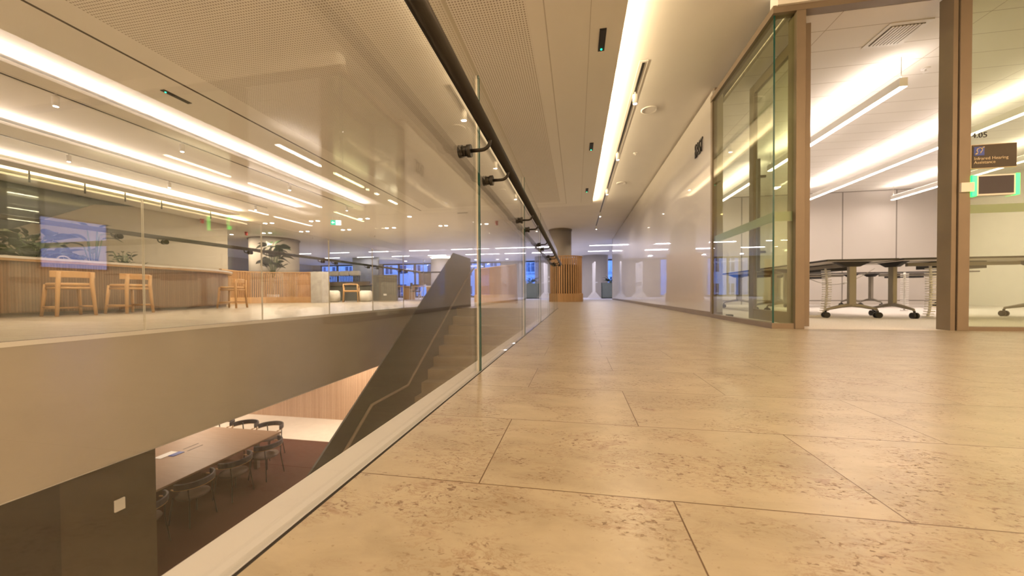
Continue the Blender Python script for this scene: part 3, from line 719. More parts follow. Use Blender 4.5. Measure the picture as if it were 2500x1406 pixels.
# signs on the glass
sg = thing('hearing_sign', 'brown hearing assistance sign on the meeting room glass', 'sign', (3.10, YG, 1.32))
MB().box(2.955, 3.245, YG - 0.012, YG - 0.002, 1.232, 1.415).build('backing', 'sign_cream', sg)
MB().box(2.966, 3.240, YG - 0.016, YG - 0.011, 1.238, 1.410).build('plate', 'sign_brown', sg)
MB().box(2.975, 3.040, YG - 0.018, YG - 0.015, 1.330, 1.396).build('symbol_ground', 'sign_blue', sg)
ic = MB(); yi = YG - 0.020
ic.tube([(2.998, yi, 1.352), (2.990, yi, 1.366), (2.995, yi, 1.381), (3.010, yi, 1.387), (3.023, yi, 1.379), (3.024, yi, 1.366), (3.016, yi, 1.357), (3.013, yi, 1.346)], 0.0032, 6)
ic.tube([(2.981, yi, 1.338), (2.992, yi, 1.347)], 0.006, 6); ic.tube([(3.022, yi, 1.384), (3.036, yi, 1.393)], 0.004, 6)
ic.build('ear_symbol', 'sign_cream', sg)
text_mesh('lettering', 'Infrared Hearing', 0.032, 'sign_cream', sg, (2.975, YG - 0.0175, 1.297), (1, 0, 0), (0, 0, 1), 0.002)
text_mesh('lettering', 'Assistance', 0.032, 'sign_cream', sg, (2.975, YG - 0.0175, 1.268), (1, 0, 0), (0, 0, 1), 0.002)
rn = text_mesh('room_number', '4.05', 0.058, 'black', None, (2.972, YG - 0.003, 1.470), (1, 0, 0), (0, 0, 1), 0.004)
tag(rn, 'dark room number lettering on the glass above the brown sign', 'room number')
pn = thing('booking_panel', 'small touch panel with green side lights on the meeting room glass', 'touch panel', (3.09, YG, 1.10))
MB().box(2.957, 3.238, YG - 0.035, YG - 0.008, 1.022, 1.178).build('case', 'white_metal', pn, bevel=0.004)
MB().box(2.992, 3.205, YG - 0.038, YG - 0.034, 1.036, 1.166).build('screen', 'screen_dark', pn)
MB().box(2.950, 2.980, YG - 0.037, YG - 0.006, 1.022, 1.178).build('light_bar', 'led_strip', pn)
MB().box(3.218, 3.242, YG - 0.037, YG - 0.006, 1.022, 1.178).build('light_bar', 'led_strip', pn)
MB().box(2.875, 2.957, YG - 0.045, YG - 0.031, 1.055, 1.125).build('mounting_arm', 'white_metal', pn)
ea = text_mesh('wall_lettering', 'EAST', 0.262, 'black', None, (1.612, 5.33, 2.145), (0, -1, 0), (0, 0, 1), 0.012, sx=0.53)
tag(ea, 'black EAST lettering high on the glossy corridor wall', 'lettering')
# wall display seen only mirrored in the balustrade
ds = thing('wall_display', 'large lit wall display on the far right wall of the meeting room', 'display', (XR, 5.02, 1.24))
MB().box(XR - 0.06, XR, 4.56, 5.48, 0.78, 1.70).build('case', 'black', ds)
MB().box(XR - 0.064, XR - 0.06, 4.59, 5.45, 0.81, 1.67).build('screen', 'screen_blue', ds)

# ================================================================== MEETING ROOM FURNITURE
TZ = 0.665
def flip_table(label, cx, cy, L, W, along, grp='flip top tables in the meeting room'):
    t = thing('flip_top_table', label, 'table', (cx, cy, 0), 0, grp)
    def bx(u0, u1, v0, v1, z0, z1, m):
        if along == 'x': m.box(cx + u0, cx + u1, cy + v0, cy + v1, z0, z1)
        else: m.box(cx + v0, cx + v1, cy + u0, cy + u1, z0, z1)
        return m
    def pt(u, v, z): return (cx + u, cy + v, z) if along == 'x' else (cx + v, cy + u, z)
    bx(-L / 2, L / 2, -W / 2, W / 2, TZ - 0.018, TZ, MB()).build('tabletop', 'desk_under', t)
    e = MB(); bx(-L / 2 - 0.003, L / 2 + 0.003, -W / 2 - 0.003, -W / 2, TZ - 0.02, TZ + 0.001, e); bx(-L / 2 - 0.003, L / 2 + 0.003, W / 2, W / 2 + 0.003, TZ - 0.02, TZ + 0.001, e)
    bx(-L / 2 - 0.003, -L / 2, -W / 2, W / 2, TZ - 0.02, TZ + 0.001, e); bx(L / 2, L / 2 + 0.003, -W / 2, W / 2, TZ - 0.02, TZ + 0.001, e)
    e.build('edge_band', 'desk_edge', t)
    bx(-L / 2 + 0.3, L / 2 - 0.3, -0.02, 0.02, TZ - 0.07, TZ - 0.03, MB()).build('beam', 'grey_leg', t)
    bx(-L * 0.16, L * 0.16, 0.03, 0.22, TZ - 0.10, TZ - 0.02, MB()).build('cable_tray', 'charcoal', t)
    for sgn in (-1, 1):
        u = sgn * (L / 2 - 0.16)
        # folding head under the top
        hd = MB()
        pr_ = [(-0.19, TZ - 0.02), (0.19, TZ - 0.02), (0.15, TZ - 0.035), (0.07, TZ - 0.075), (-0.07, TZ - 0.075), (-0.15, TZ - 0.035)]
        if along == 'x': hd.prism([(cy + a, z) for a, z in pr_], 'x', cx + u - 0.025, cx + u + 0.025)
        else: hd.prism([(cx + a, z) for a, z in pr_], 'y', cy + u - 0.025, cy + u + 0.025)
        hd.build('folding_head', 'charcoal', t)
        lg = MB(); bx(u - 0.022, u + 0.022, -0.036, 0.036, 0.13, TZ - 0.07, lg)
        lo = lg.build('leg', 'grey_leg', t, bevel=0.006)
        for s2 in (-1, 1):
            ft = MB(); ft.tube([pt(u, s2 * 0.01, 0.150), pt(u, s2 * 0.10, 0.137), pt(u, s2 * (W / 2 - 0.09), 0.100), pt(u, s2 * (W / 2 - 0.08), 0.072)], [0.024, 0.021, 0.013, 0.009], 10)
            ft.build('foot', 'grey_leg', lo)
            ca = MB(); a_, b_ = (pt(u - 0.026, s2 * (W / 2 - 0.08), 0.034), pt(u - 0.006, s2 * (W / 2 - 0.08), 0.034)); ca.tube([a_, b_], 0.034, 16)
            a_, b_ = (pt(u + 0.006, s2 * (W / 2 - 0.08), 0.034), pt(u + 0.026, s2 * (W / 2 - 0.08), 0.034)); ca.tube([a_, b_], 0.034, 16)
            ca.rod(pt(u, s2 * (W / 2 - 0.08), 0.034), pt(u, s2 * (W / 2 - 0.08), 0.085), 0.011)
            ca.build('caster', 'black', lo)
    return t
flip_table('flip top table standing end-on nearest the meeting room doorway', 3.12, 5.40, 1.62, 0.68, 'y')
flip_table('flip top table lined up behind the end-on one by the meeting room side glass', 3.12, 7.04, 1.6, 0.68, 'y')
flip_table('flip top table standing broadside in the front row, behind the door post', 4.34, 4.95, 1.66, 0.72, 'x')
flip_table('flip top table at the right end of the front row behind the glass', 6.02, 4.95, 1.66, 0.72, 'x')
flip_table('flip top table in the back row on the left, before the panelled wall', 4.7, 8.15, 1.6, 0.68, 'x')
flip_table('flip top table in the back row on the right, before the panelled wall', 6.32, 8.15, 1.6, 0.68, 'x')
def cable_spine(x, y, lean, lb):
    t = thing('cable_spine', lb, 'cable guide', (x, y, 0), 0, 'white cable spines under the tables')
    n = 20; m = MB(); pts = []
    for k in range(n + 1):
        a = k / n; px = x + lean * math.sin(a * PI * 0.8) * (1 - 0.3 * a) + (-lean * 0.9 if a < 0.12 else 0) * (0.12 - a) * 6
        pts.append((px, y, 0.015 + a * (TZ - 0.09)))
    for k in range(n):
        p = pts[k]; m.lathe([(0.044, -0.005), (0.047, 0.0), (0.044, 0.005)], p, 14)
    m.build('vertebrae', 'white_metal', t)
    MB().tube(pts, 0.012, 8).build('core', 'white_paint', t)
cable_spine(3.0, 5.02, 0.04, 'white cable spine hanging beside the end-on table leg')
cable_spine(3.96, 4.86, 0.02, 'white cable spine below the front row table next to the door post')
cable_spine(4.9, 6.4, 0.0, 'white cable spine farther back, right of the front one')
ch = thing('loose_cable', 'thin cable with an inline plug hanging under the front tables', 'cable', (3.6, 5.6, 0.4))
pts = [(3.15 + 0.9 * k / 12, 5.75, 0.62 - 0.62 * math.sin(PI * k / 12) * 0.28 - 0.08 + 0.08 * k / 12) for k in range(13)]
MB().tube(pts, 0.004, 6).build('wire', 'grey_leg', ch); MB().tube([pts[7], pts[8]], 0.015, 8).build('plug', 'white_metal', ch)
tag(MB().box(2.80, 3.05, 4.95, 5.07, 0.0, 0.012).build('floor_box', 'white_metal'), 'pale floor socket plate on the carpet under the end-on table', 'floor socket')

# ================================================================== CORRIDOR END: DRUM, COLUMN, FAR THINGS
def arc(cx, cy, r, a0, a1, n): return [(cx + r * math.cos(a0 + (a1 - a0) * k / n), cy + r * math.sin(a0 + (a1 - a0) * k / n)) for k in range(n + 1)]
def resample(path, step):
    out = []; P = [Vector((p[0], p[1], 0)) for p in path]; L = [0]
    for a, b_ in zip(P[:-1], P[1:]): L.append(L[-1] + (b_ - a).length)
    n = max(2, int(L[-1] / step)); i = 0
    for k in range(n + 1):
        d = L[-1] * k / n
        while i < len(L) - 2 and L[i + 1] < d: i += 1
        u = (d - L[i]) / max(1e-6, L[i + 1] - L[i]); q = P[i].lerp(P[i + 1], u); tg = (P[i + 1] - P[i]).normalized(); out.append((q, tg))
    return out
def slat_screen(label, path, z1, base_h, step, slat_w=0.022, slat_d=0.045, name='slatted_screen', posts=(), gap_shade=None):
    c = path[len(path) // 2]; t = thing(name, label, 'screen', (c[0], c[1], 0))
    MB().ribbon(path, 0.0, base_h, 0.10).build('plinth', 'oak', t)
    m = MB()
    for q, tg in resample(path, step):
        n = Vector((-tg.y, tg.x, 0)); vs = []
        for z in (base_h - 0.01, z1 - 0.015):
            for a, b_ in ((-1, -1), (1, -1), (1, 1), (-1, 1)):
                p_ = q + tg * a * slat_w / 2 + n * b_ * slat_d / 2; vs.append((p_.x, p_.y, z))
        m.add(vs, [(3, 2, 1, 0), (4, 5, 6, 7), (0, 1, 5, 4), (1, 2, 6, 5), (2, 3, 7, 6), (3, 0, 4, 7)])
    m.build('slats', 'oak_slat', t)
    MB().ribbon(path, z1 - 0.03, z1, 0.075).build('top_rail', 'oak', t)
    if gap_shade: MB().ribbon(gap_shade, base_h, z1 - 0.30, 0.01).build('gap_shade', 'charcoal', t)  # added dark sheet, stands in for the shade between the slats
    for px, py in posts: MB().cyl((px, py), 0.035, base_h, z1 - 0.02, 10).build('inner_post', 'charcoal', t)
    return t
slat_screen('tall round drum of oak slats in front of the corridor end column', arc(-0.36, 12.98, 0.54, PI * 0.0, PI * 2.0, 40), 1.60, 0.29, 0.082, 0.046, 0.026, gap_shade=arc(-0.36, 12.98, 0.45, 0, PI * 2, 40))
col = thing('column', 'round grey column at the end of the corridor behind the slatted drum', 'column', (-0.62, 14.1, 0))
MB().cyl((-0.62, 14.1), 0.43, 0, ZC - 0.05, 48).build('shaft', 'column', col); MB().cyl((-0.62, 14.1), 0.455, ZC - 0.05, ZC, 48).build('collar', 'skirting', col)
col = thing('column', 'wide round grey column behind the curved slatted screen on the left', 'column', (-13.3, 13.9, 0))
MB().cyl((-13.3, 13.9), 0.95, 0, ZC - 0.04, 48).build('shaft', 'column_light', col); MB().cyl((-13.3, 13.9), 1.0, ZC - 0.04, ZC, 48).build('collar', 'skirting', col)
col = thing('column', 'round column with a glowing top ring behind the stair panel', 'column', (-8.9, 23.2, 0))
MB().cyl((-8.9, 23.2), 0.85, 0, 2.66, 40).build('shaft', 'column_light', col); MB().cyl((-8.9, 23.2), 0.80, 2.66, 2.74, 40).build('light_ring', 'glow_warm', col)
slat_screen('curved screen of oak slats with a solid plinth behind the bar end', [(-9.7, 11.86), (-10.3, 11.83), (-10.85, 11.7), (-11.3, 11.4), (-11.55, 11.0), (-11.6, 10.5), (-11.45, 10.0), (-11.2, 9.6)], 1.15, 0.22, 0.058, posts=((-11.8, 11.9), (-10.6, 12.2)))
cp = tag(MB().box(-9.70, -9.22, 11.72, 12.1, 0, 1.15).build('concrete_pier', 'concrete', bevel=0.01), 'raw concrete pier at the end of the curved slatted screen', 'pier')
slat_screen('slatted oak screen with a pale plinth behind the stair head', [(-3.6, 12.5), (-3.1, 12.05), (-2.6, 11.55), (-2.1, 11.05), (-1.8, 10.75)], 1.20, 0.27, 0.062)
# mobile whiteboards
def whiteboard(x, y, rz, lb):
    t = thing('mobile_whiteboard', lb, 'whiteboard', (x, y, 0), 0, 'mobile whiteboards at the corridor end')
    c, s = math.cos(rz), math.sin(rz)
    def P(u, v, z): return (x + u * c - v * s, y + u * s + v * c, z)
    def B(u0, u1, v0, v1, z0, z1):
        return MB().add([P(u, v, z) for z in (z0, z1) for v in (v0, v1) for u in (u0, u1)], [(0, 2, 3, 1), (4, 5, 7, 6), (0, 1, 5, 4), (2, 6, 7, 3), (0, 4, 6, 2), (1, 3, 7, 5)])
    B(-0.6, 0.6, -0.02, 0.02, 0.25, 1.95).build('board', 'white_paint', t)
    for u in (-0.55, 0.55):
        m = MB().add([P(u - 0.03, v, z) for v, z in ((-0.3, 0.03), (0.3, 0.03), (0.04, 0.35), (-0.04, 0.35))] + [P(u + 0.03, v, z) for v, z in ((-0.3, 0.03), (0.3, 0.03), (0.04, 0.35), (-0.04, 0.35))],
            [(3, 2, 1, 0), (4, 5, 6, 7), (0, 1, 5, 4), (1, 2, 6, 5), (2, 3, 7, 6), (3, 0, 4, 7)])
        m.build('foot', 'white_paint', t)
    B(-0.5, 0.5, -0.14, -0.02, 0.85, 0.88).build('pen_tray', 'white_metal', t)
whiteboard(0.93, 19.9, PI / 2 + 0.06, 'white mobile whiteboard seen edge-on right of the slatted drum')
whiteboard(-0.1, 20.3, PI / 2 - 0.1, 'white mobile whiteboard half hidden behind the slatted drum')
whiteboard(-1.7, 19.8, PI / 2 - 0.25, 'white mobile whiteboard seen through the far end of the balustrade')

# ---------------------------------------------------------------- plants
def leaf(m, base, dirv, L, W, droop=0.3, seg=6, twist=0.0):
    base = Vector(base); d = Vector(dirv).normalized(); side = d.cross(Vector((0, 0, 1)))
    if side.length < 1e-3: side = Vector((1, 0, 0))
    side.normalize(); side = (Matrix.Rotation(twist, 3, d) @ side); vs = []; fs = []
    for i in range(seg + 1):
        u = i / seg; p = base + d * L * u + Vector((0, 0, -droop * L * u * u))
        wd = W * math.sin(PI * min(1, 0.06 + u * 0.94)) ** 0.7 * (1 - 0.35 * u) if 0 < i < seg else (0.004)
        up = side.cross(d).normalized() * wd * 0.18
        vs += [p - side * wd / 2 + up, p, p + side * wd / 2 + up]
    for i in range(seg):
        a = 3 * i; fs += [(a, a + 3, a + 4, a + 1), (a + 1, a + 4, a + 5, a + 2)]
    m.add(vs, fs, 0, True)
def plant(label, x, y, z0, n, Lr, Wr, H, spread, name='leafy_plant', pot=None, seed=1, cat='plant'):
    rnd = random.Random(seed); t = thing(name, label, cat, (x, y, z0))
    lm = MB(); sm = MB()
    for k in range(n):
        a = rnd.uniform(0, 2 * PI); hh = H * rnd.uniform(0.25, 1.0); r = spread * rnd.uniform(0.1, 0.6)
        top = (x + r * math.cos(a), y + r * math.sin(a), z0 + hh)
        sm.tube([(x + 0.02 * math.cos(a), y + 0.02 * math.sin(a), z0), ((x + top[0]) / 2, (y + top[1]) / 2, z0 + hh * 0.6), top], 0.006, 5)
        leaf(lm, top, (math.cos(a), math.sin(a), rnd.uniform(-0.1, 0.9)), rnd.uniform(*Lr), rnd.uniform(*Wr), rnd.uniform(0.1, 0.5), 6, rnd.uniform(-0.7, 0.7))
    lm.build('foliage', 'leaf', t); sm.build('stems', 'stem', t)
    if pot:
        pot(t)
    return t
def trough(x0, x1, y0, y1, z1, lb, mat='planter_green'):
    t = thing('planter_box', lb, 'planter', ((x0 + x1) / 2, (y0 + y1) / 2, 0))
    m = MB().box(x0, x1, y0, y0 + 0.03, 0, z1); m.box(x0, x1, y1 - 0.03, y1, 0, z1); m.box(x0, x0 + 0.03, y0, y1, 0, z1); m.box(x1 - 0.03, x1, y0, y1, 0, z1); m.box(x0, x1, y0, y1, 0, 0.05)
    m.build('shell', mat, t, bevel=0.004); MB().box(x0 + 0.03, x1 - 0.03, y0 + 0.03, y1 - 0.03, 0.05, z1 - 0.04).build('soil', 'soil', t)
trough(-10.3, -9.7, 3.2, 7.0, 0.86, 'long planter trough behind the bar counter', 'dark_grey')
plant('dense dark large-leaved plant behind the left part of the bar', -10.0, 4.98, 0.82, 70, (0.26, 0.42), (0.14, 0.24), 0.62, 0.62, seed=3)
plant('low bushy plant at the far left behind the bar', -10.0, 4.30, 0.82, 46, (0.14, 0.24), (0.08, 0.13), 0.16, 0.44, seed=4)
plant('low spiky plant in the middle behind the bar', -10.0, 5.50, 0.82, 46, (0.20, 0.34), (0.05, 0.09), 0.26, 0.45, seed=5)
bp = thing('bird_of_paradise', 'tall bird of paradise plant with upright stalks behind the bar', 'plant', (-10.0, 5.85, 0.82))
lm = MB(); sm = MB(); rnd = random.Random(11)
for a, hh, L in ((0.3, 0.86, 0.42), (2.2, 0.75, 0.50), (3.6, 0.62, 0.48), (4.6, 0.50, 0.45), (5.4, 0.90, 0.40), (1.2, 0.68, 0.4), (3.0, 0.36, 0.4)):
    dx = Vector((math.cos(a) * 0.35, math.sin(a), 0)); top = Vector((-10.0, 5.85, 0.82 + hh)) + dx * 0.14
    sm.tube([(-10.0 + dx.x * 0.03, 5.85 + dx.y * 0.03, 0.82), top], 0.012, 6); leaf(lm, top, (dx.x, dx.y, 0.55), L, 0.16, 0.55, 7, rnd.uniform(-0.5, 0.5))
lm.build('foliage', 'leaf', bp); sm.build('stems', 'stem', bp)
plant('small round-leaved plant right of the bird of paradise', -10.0, 6.36, 0.82, 40, (0.09, 0.15), (0.05, 0.09), 0.46, 0.30, seed=8)
plant('thin low sprig at the right end of the bar planter', -10.0, 6.72, 0.82, 9, (0.10, 0.16), (0.04, 0.06), 0.26, 0.25, seed=9)
plant('tall big-leaved plant in front of the wide round column', -11.9, 12.35, 1.0, 46, (0.30, 0.50), (0.24, 0.40), 1.35, 0.5, name='fiddle_leaf_plant', seed=21, pot=lambda t: (MB().tube([(-11.9, 12.35, 0.30), (-11.88, 12.36, 0.7), (-11.9, 12.35, 1.0)], 0.02, 8).build('trunk', 'stem', t), MB().lathe([(0.15, 0), (0.20, 0.02), (0.22, 0.32), (0.20, 0.32), (0.19, 0.28)], (-11.9, 12.35, 0), 24).build('pot', 'concrete', t)))
plant('leafy plant beside the blue window behind the concrete pier', -12.2, 15.4, 0.9, 22, (0.25, 0.4), (0.12, 0.2), 0.5, 0.6, seed=22)
trough(1.35, 2.35, 20.0, 20.5, 0.86, 'pale green planter box at the corridor end')
plant('bushy plant in the pale green planter at the corridor end', 1.85, 20.25, 0.82, 34, (0.22, 0.40), (0.05, 0.10), 0.26, 0.42, seed=31)
trough(-2.95, -1.95, 20.0, 20.5, 0.98, 'pale green planter box seen through the balustrade end')
plant('bushy plant in the planter seen through the balustrade end', -2.45, 20.25, 0.94, 34, (0.22, 0.40), (0.06, 0.12), 0.24, 0.42, seed=32)

# ================================================================== BAR
CT = 0.885
def bar_path(off, n=16):
    # straight run along y, then bending away to the far end
    pts = [(-8.18 + off, YB + 0.2), (-8.18 + off, 6.1)]
    cx = -10.6; r = 2.42 + off
    for k in range(1, n + 1):
        a = k / n * 1.12; pts.append((cx + r * math.cos(a), 6.1 + r * math.sin(a)))
    return pts
def slab(pathA, pathB, z0, z1):
    m = MB(); n = len(pathA); vs = []
    for (a, b_) in zip(pathA, pathB): vs += [(a[0], a[1], z0), (b_[0], b_[1], z0), (b_[0], b_[1], z1), (a[0], a[1], z1)]
    fs = []
    for i in range(n - 1):
        p_, q = 4 * i, 4 * i + 4
        for k in range(4): fs.append((p_ + k, q + k, q + (k + 1) % 4, p_ + (k + 1) % 4))
    fs += [(0, 1, 2, 3), (4 * n - 1, 4 * n - 2, 4 * n - 3, 4 * n - 4)]
    return m.add(vs, fs)
bc = thing('bar_counter', 'long wooden bar counter with upright battens and a curved end', 'bar counter', (-8.5, 4.0, 0))
slab(bar_path(0.0), bar_path(-0.45), 0.06, CT - 0.056).build('front', 'fluted_counter', bc)
slab(bar_path(-0.04), bar_path(-0.40), 0.0, 0.06).build('plinth', 'skirting', bc)
wt = thing('countertop', 'pale stone countertop with wooden underside on the bar', 'countertop', (-8.5, 4.0, CT))
slab(bar_path(0.10), bar_path(-0.62), CT - 0.022, CT + 0.014).build('stone_top', 'counter_top', wt)
slab(bar_path(0.085), bar_path(-0.60), CT - 0.055, CT - 0.022).build('timber_edge', 'oak', wt)
CT += 0.0145
tap = thing('tap', 'small curved metal tap on the bar counter before the dark plant', 'tap', (-8.55, 4.62, CT))
MB().tube([(-8.55, 4.55, CT + 0.01)] + [(-8.55, 4.62 - 0.07 * math.cos(PI * k / 8), CT + 0.03 + 0.05 * math.sin(PI * k / 8)) for k in range(9)], 0.011, 10).build('spout', 'grey_leg', tap)
MB().cyl((-8.55, 4.55), 0.025, CT, CT + 0.02, 14).build('base', 'grey_leg', tap)

def bar_stool():
    t = thing('bar_stool', 'x', 'stool', (0, 0, 0), 0, 'low-backed oak stools at the bar')
    # local: back towards -y (towards the viewer side), seat centre at origin
    SH = 0.505
    seat = MB()
    n = 20; top = []; 
    def sp(a, z, k=1.0): 
        ca, sa = math.cos(a), math.sin(a); e_ = 0.62
        return (0.225 * k * math.copysign(abs(ca) ** e_, ca), 0.215 * k * math.copysign(abs(sa) ** e_, sa), z)
    rings = [(0.94, SH - 0.045), (1.0, SH - 0.036), (1.0, SH - 0.006), (0.95, SH), (0.55, SH - 0.010), (0.15, SH - 0.013)]
    vs = [sp(2 * PI * k / n, z, q) for q, z in rings for k in range(n)]
    fs = [(i * n + k, i * n + (k + 1) % n, (i + 1) * n + (k + 1) % n, (i + 1) * n + k) for i in range(len(rings) - 1) for k in range(n)]
    fs += [tuple(range(n))[::-1], tuple(range((len(rings) - 1) * n, len(rings) * n))]
    seat.add(vs, fs, 0, True); seat.build('seat', 'oak_chair', t)
    feet = {(-1, -1): 0, (1, -1): 0, (-1, 1): 0, (1, 1): 0}
    for sx, sy in feet:
        if sy < 0: pts = [(sx * 0.225, -0.225, 0), (sx * 0.195, -0.195, SH - 0.02), (sx * 0.19, -0.215, 0.668)]; rs = [0.022, 0.029, 0.025]
        else: pts = [(sx * 0.225, 0.215, 0), (sx * 0.185, 0.175, SH - 0.022)]; rs = [0.020, 0.027]
        MB().tube(pts, rs, 12).build('leg', 'oak_chair', t)
    a = MB()
    for sx in (-1, 1): a.rod((sx * 0.190, -0.19, SH - 0.075), (sx * 0.188, 0.178, SH - 0.075), 0.019, 8); a.rod((sx * 0.213, -0.212, 0.14), (sx * 0.211, 0.204, 0.14), 0.015, 8)
    a.rod((-0.19, 0.178, SH - 0.075), (0.19, 0.178, SH - 0.075), 0.019, 8); a.rod((-0.19, -0.19, SH - 0.075), (0.19, -0.19, SH - 0.075), 0.019, 8); a.rod((-0.212, 0.208, 0.12), (0.212, 0.208, 0.12), 0.015, 8)
    a.build('stretchers', 'oak_chair', t)
    path = []
    for k in range(17):
        q = -1 + 2 * k / 16; path.append((q * 0.255, -0.225 + 0.10 * abs(q) ** 2.4))
    MB().ribbon(path, 0.585, 0.682, 0.026).build('backrest', 'oak_chair', t, bevel=0.008)
    remember(t); return t
bs = bar_stool()
bs['label'] = 'leftmost oak bar stool with a curved back, in full view at the bar'
bs.scale = (0.92, 0.92, 1); bs.location = (-7.74, 4.23, 0); bs.rotation_euler = (0, 0, PI / 2 - 0.12)
dup(bs, 'second oak bar stool from the left, just left of a glass joint', (-7.72, 4.98, 0), PI / 2 + 0.1)
dup(bs, 'oak bar stool by the curved end of the bar', (-8.02, 7.15, 0), PI / 2 + 0.3)
# dark stair flank above the bar wall
sf = thing('stair_flank', 'glossy dark stair flank rising under the ceiling above the bar', 'stair flank', (-12, 6, 2.2))
MB().prism([(YB, 2.76), (7.9, 2.76), (7.05, 2.62), (5.54, 1.66), (4.0, 0.9), (YB, 0.9)], 'x', -12.04, -11.98).build('panel', 'dark_teal', sf)

# ================================================================== FAR SEATING
def armchair(label, x, y, rz):
    t = thing('lounge_chair', label, 'chair', (0, 0, 0))
    for sx in (-1, 1):
        MB().tube([(sx * 0.27, -0.27, 0), (sx * 0.25, -0.23, 0.44), (sx * 0.25, -0.24, 0.70)], 0.017, 10).build('leg', 'oak_chair', t)
        MB().tube([(sx * 0.29, 0.27, 0), (sx * 0.27, 0.22, 0.60)], 0.017, 10).build('leg', 'oak_chair', t)
    MB().tube([(-0.27, 0.22, 0.60), (-0.28, 0.0, 0.64), (-0.25, -0.22, 0.69), (0, -0.30, 0.70), (0.25, -0.22, 0.69), (0.28, 0.0, 0.64), (0.27, 0.22, 0.60)], 0.02, 10).build('backrest', 'oak_chair', t)
    MB().box(-0.26, 0.26, -0.23, 0.25, 0.40, 0.46).build('seat', 'oak_chair', t, bevel=0.02)
    t.location = (x, y, 0); t.rotation_euler = (0, 0, rz); return t
armchair('oak armchair in front of the grey nook, right of the concrete pier', -8.75, 12.75, 0.5)
def ottoman(label, x, y, r, h_):
    m = MB().lathe([(r * 0.7, 0.0), (r * 0.97, 0.04), (r, h_ * 0.5), (r * 0.95, h_ - 0.05), (r * 0.7, h_)], (x, y, 0), 24)
    return tag(m.build('ottoman', 'upholstery'), label, 'ottoman')
ottoman('round cream ottoman right beside the concrete pier', -9.55, 12.75, 0.27, 0.46)
ottoman('round cream ottoman behind the oak armchair', -8.75, 13.75, 0.27, 0.46)
bn = thing('banquette', 'white cushioned banquette with a slatted back under the blue window', 'bench', (-12.6, 16.6, 0))
MB().box(-12.8, -10.1, 16.3, 16.9, 0.0, 0.80).build('base', 'dark_grey', bn); MB().box(-12.7, -10.1, 16.18, 16.298, 0.74, 0.94).build('timber_ledge', 'skirting', bn)
for k in range(3): MB().box(-12.5 + k * 0.58, -11.95 + k * 0.58, 16.35, 16.6, 1.24, 1.50).build('cushion', 'upholstery', bn, bevel=0.08)
m = MB()
for k in range(20): m.box(-12.55 + k * 0.09, -12.53 + k * 0.09, 16.45, 16.5, 0.8, 1.30)
m.build('slats', 'charcoal', bn)
np_ = tag(MB().box(-9.6, -8.35, 15.6, 15.75, 0, 1.22).build('low_partition', 'dark_grey'), 'low grey partition with a power outlet left of the far work tables', 'partition')
tag(MB().box(-9.0, -8.85, 15.585, 15.6, 0.24, 0.32).build('power_outlet', 'white_metal'), 'white power outlet low on the grey partition', 'outlet')
wt2 = thing('work_table', 'long oak work table before the far windows', 'table', (-9.6, 18.2, 0))
MB().box(-10.9, -8.2, 17.8, 18.7, 0.70, 0.74).build('tabletop', 'oak', wt2)
MB().box(-10.2, -9.8, 18.0, 18.5, 0, 0.70).build('pedestal', 'oak', wt2); MB().box(-9.2, -8.8, 18.0, 18.5, 0, 0.70).build('pedestal', 'oak', wt2)
def far_chair(label, x, y, rz, mat):
    t = thing('task_chair', label, 'chair', (0, 0, 0), 0, 'chairs around the far work table')
    MB().box(-0.22, 0.22, -0.22, 0.22, 0.42, 0.47).build('seat', mat, t, bevel=0.02)
    MB().ribbon([(-0.22, -0.20), (0, -0.24), (0.22, -0.20)], 0.55, 0.86, 0.03).build('backrest', mat, t)
    for sx in (-1, 1):
        MB().tube([(sx * 0.24, -0.24, 0), (sx * 0.21, -0.22, 0.7)], 0.014, 8).build('leg', 'oak_chair' if mat == 'oak_chair' else 'white_metal', t)
        MB().tube([(sx * 0.24, 0.24, 0), (sx * 0.21, 0.20, 0.44)], 0.014, 8).build('leg', 'oak_chair' if mat == 'oak_chair' else 'white_metal', t)
    t.location = (x, y, 0); t.rotation_euler = (0, 0, rz)
far_chair('oak chair at the left end of the far work table', -10.75, 17.4, 0.2, 'oak_chair')
far_chair('dark chair behind the left part of the far work table', -10.3, 19.1, PI, 'charcoal')
far_chair('dark chair behind the right part of the far work table', -9.2, 19.1, PI, 'charcoal')
far_chair('grey mesh chair with white legs at the right end of the far work table', -8.05, 17.0, -0.9, 'charcoal')
md = thing('mobile_display', 'brown mobile display panel on a white stand near the far windows', 'display', (-8.4, 18.6, 0))
MB().box(-8.75, -8.02, 18.9, 18.96, 0.78, 1.56).build('panel', 'skirting', md)
for sx in (-1, 1): MB().tube([(-8.38 + sx * 0.3, 18.7, 0.03), (-8.38, 18.93, 0.9)], 0.016, 8).build('stand_leg', 'white_metal', md)
cb = thing('storage_cabinet', 'low oak cabinet with a white top behind the stair panel', 'cabinet', (-7.2, 17.4, 0))
MB().box(-7.55, -6.4, 17.2, 17.7, 0.0, 0.66).build('body', 'oak', cb); MB().box(-7.58, -6.37, 17.18, 17.72, 0.66, 0.72).build('top', 'white_paint', cb)

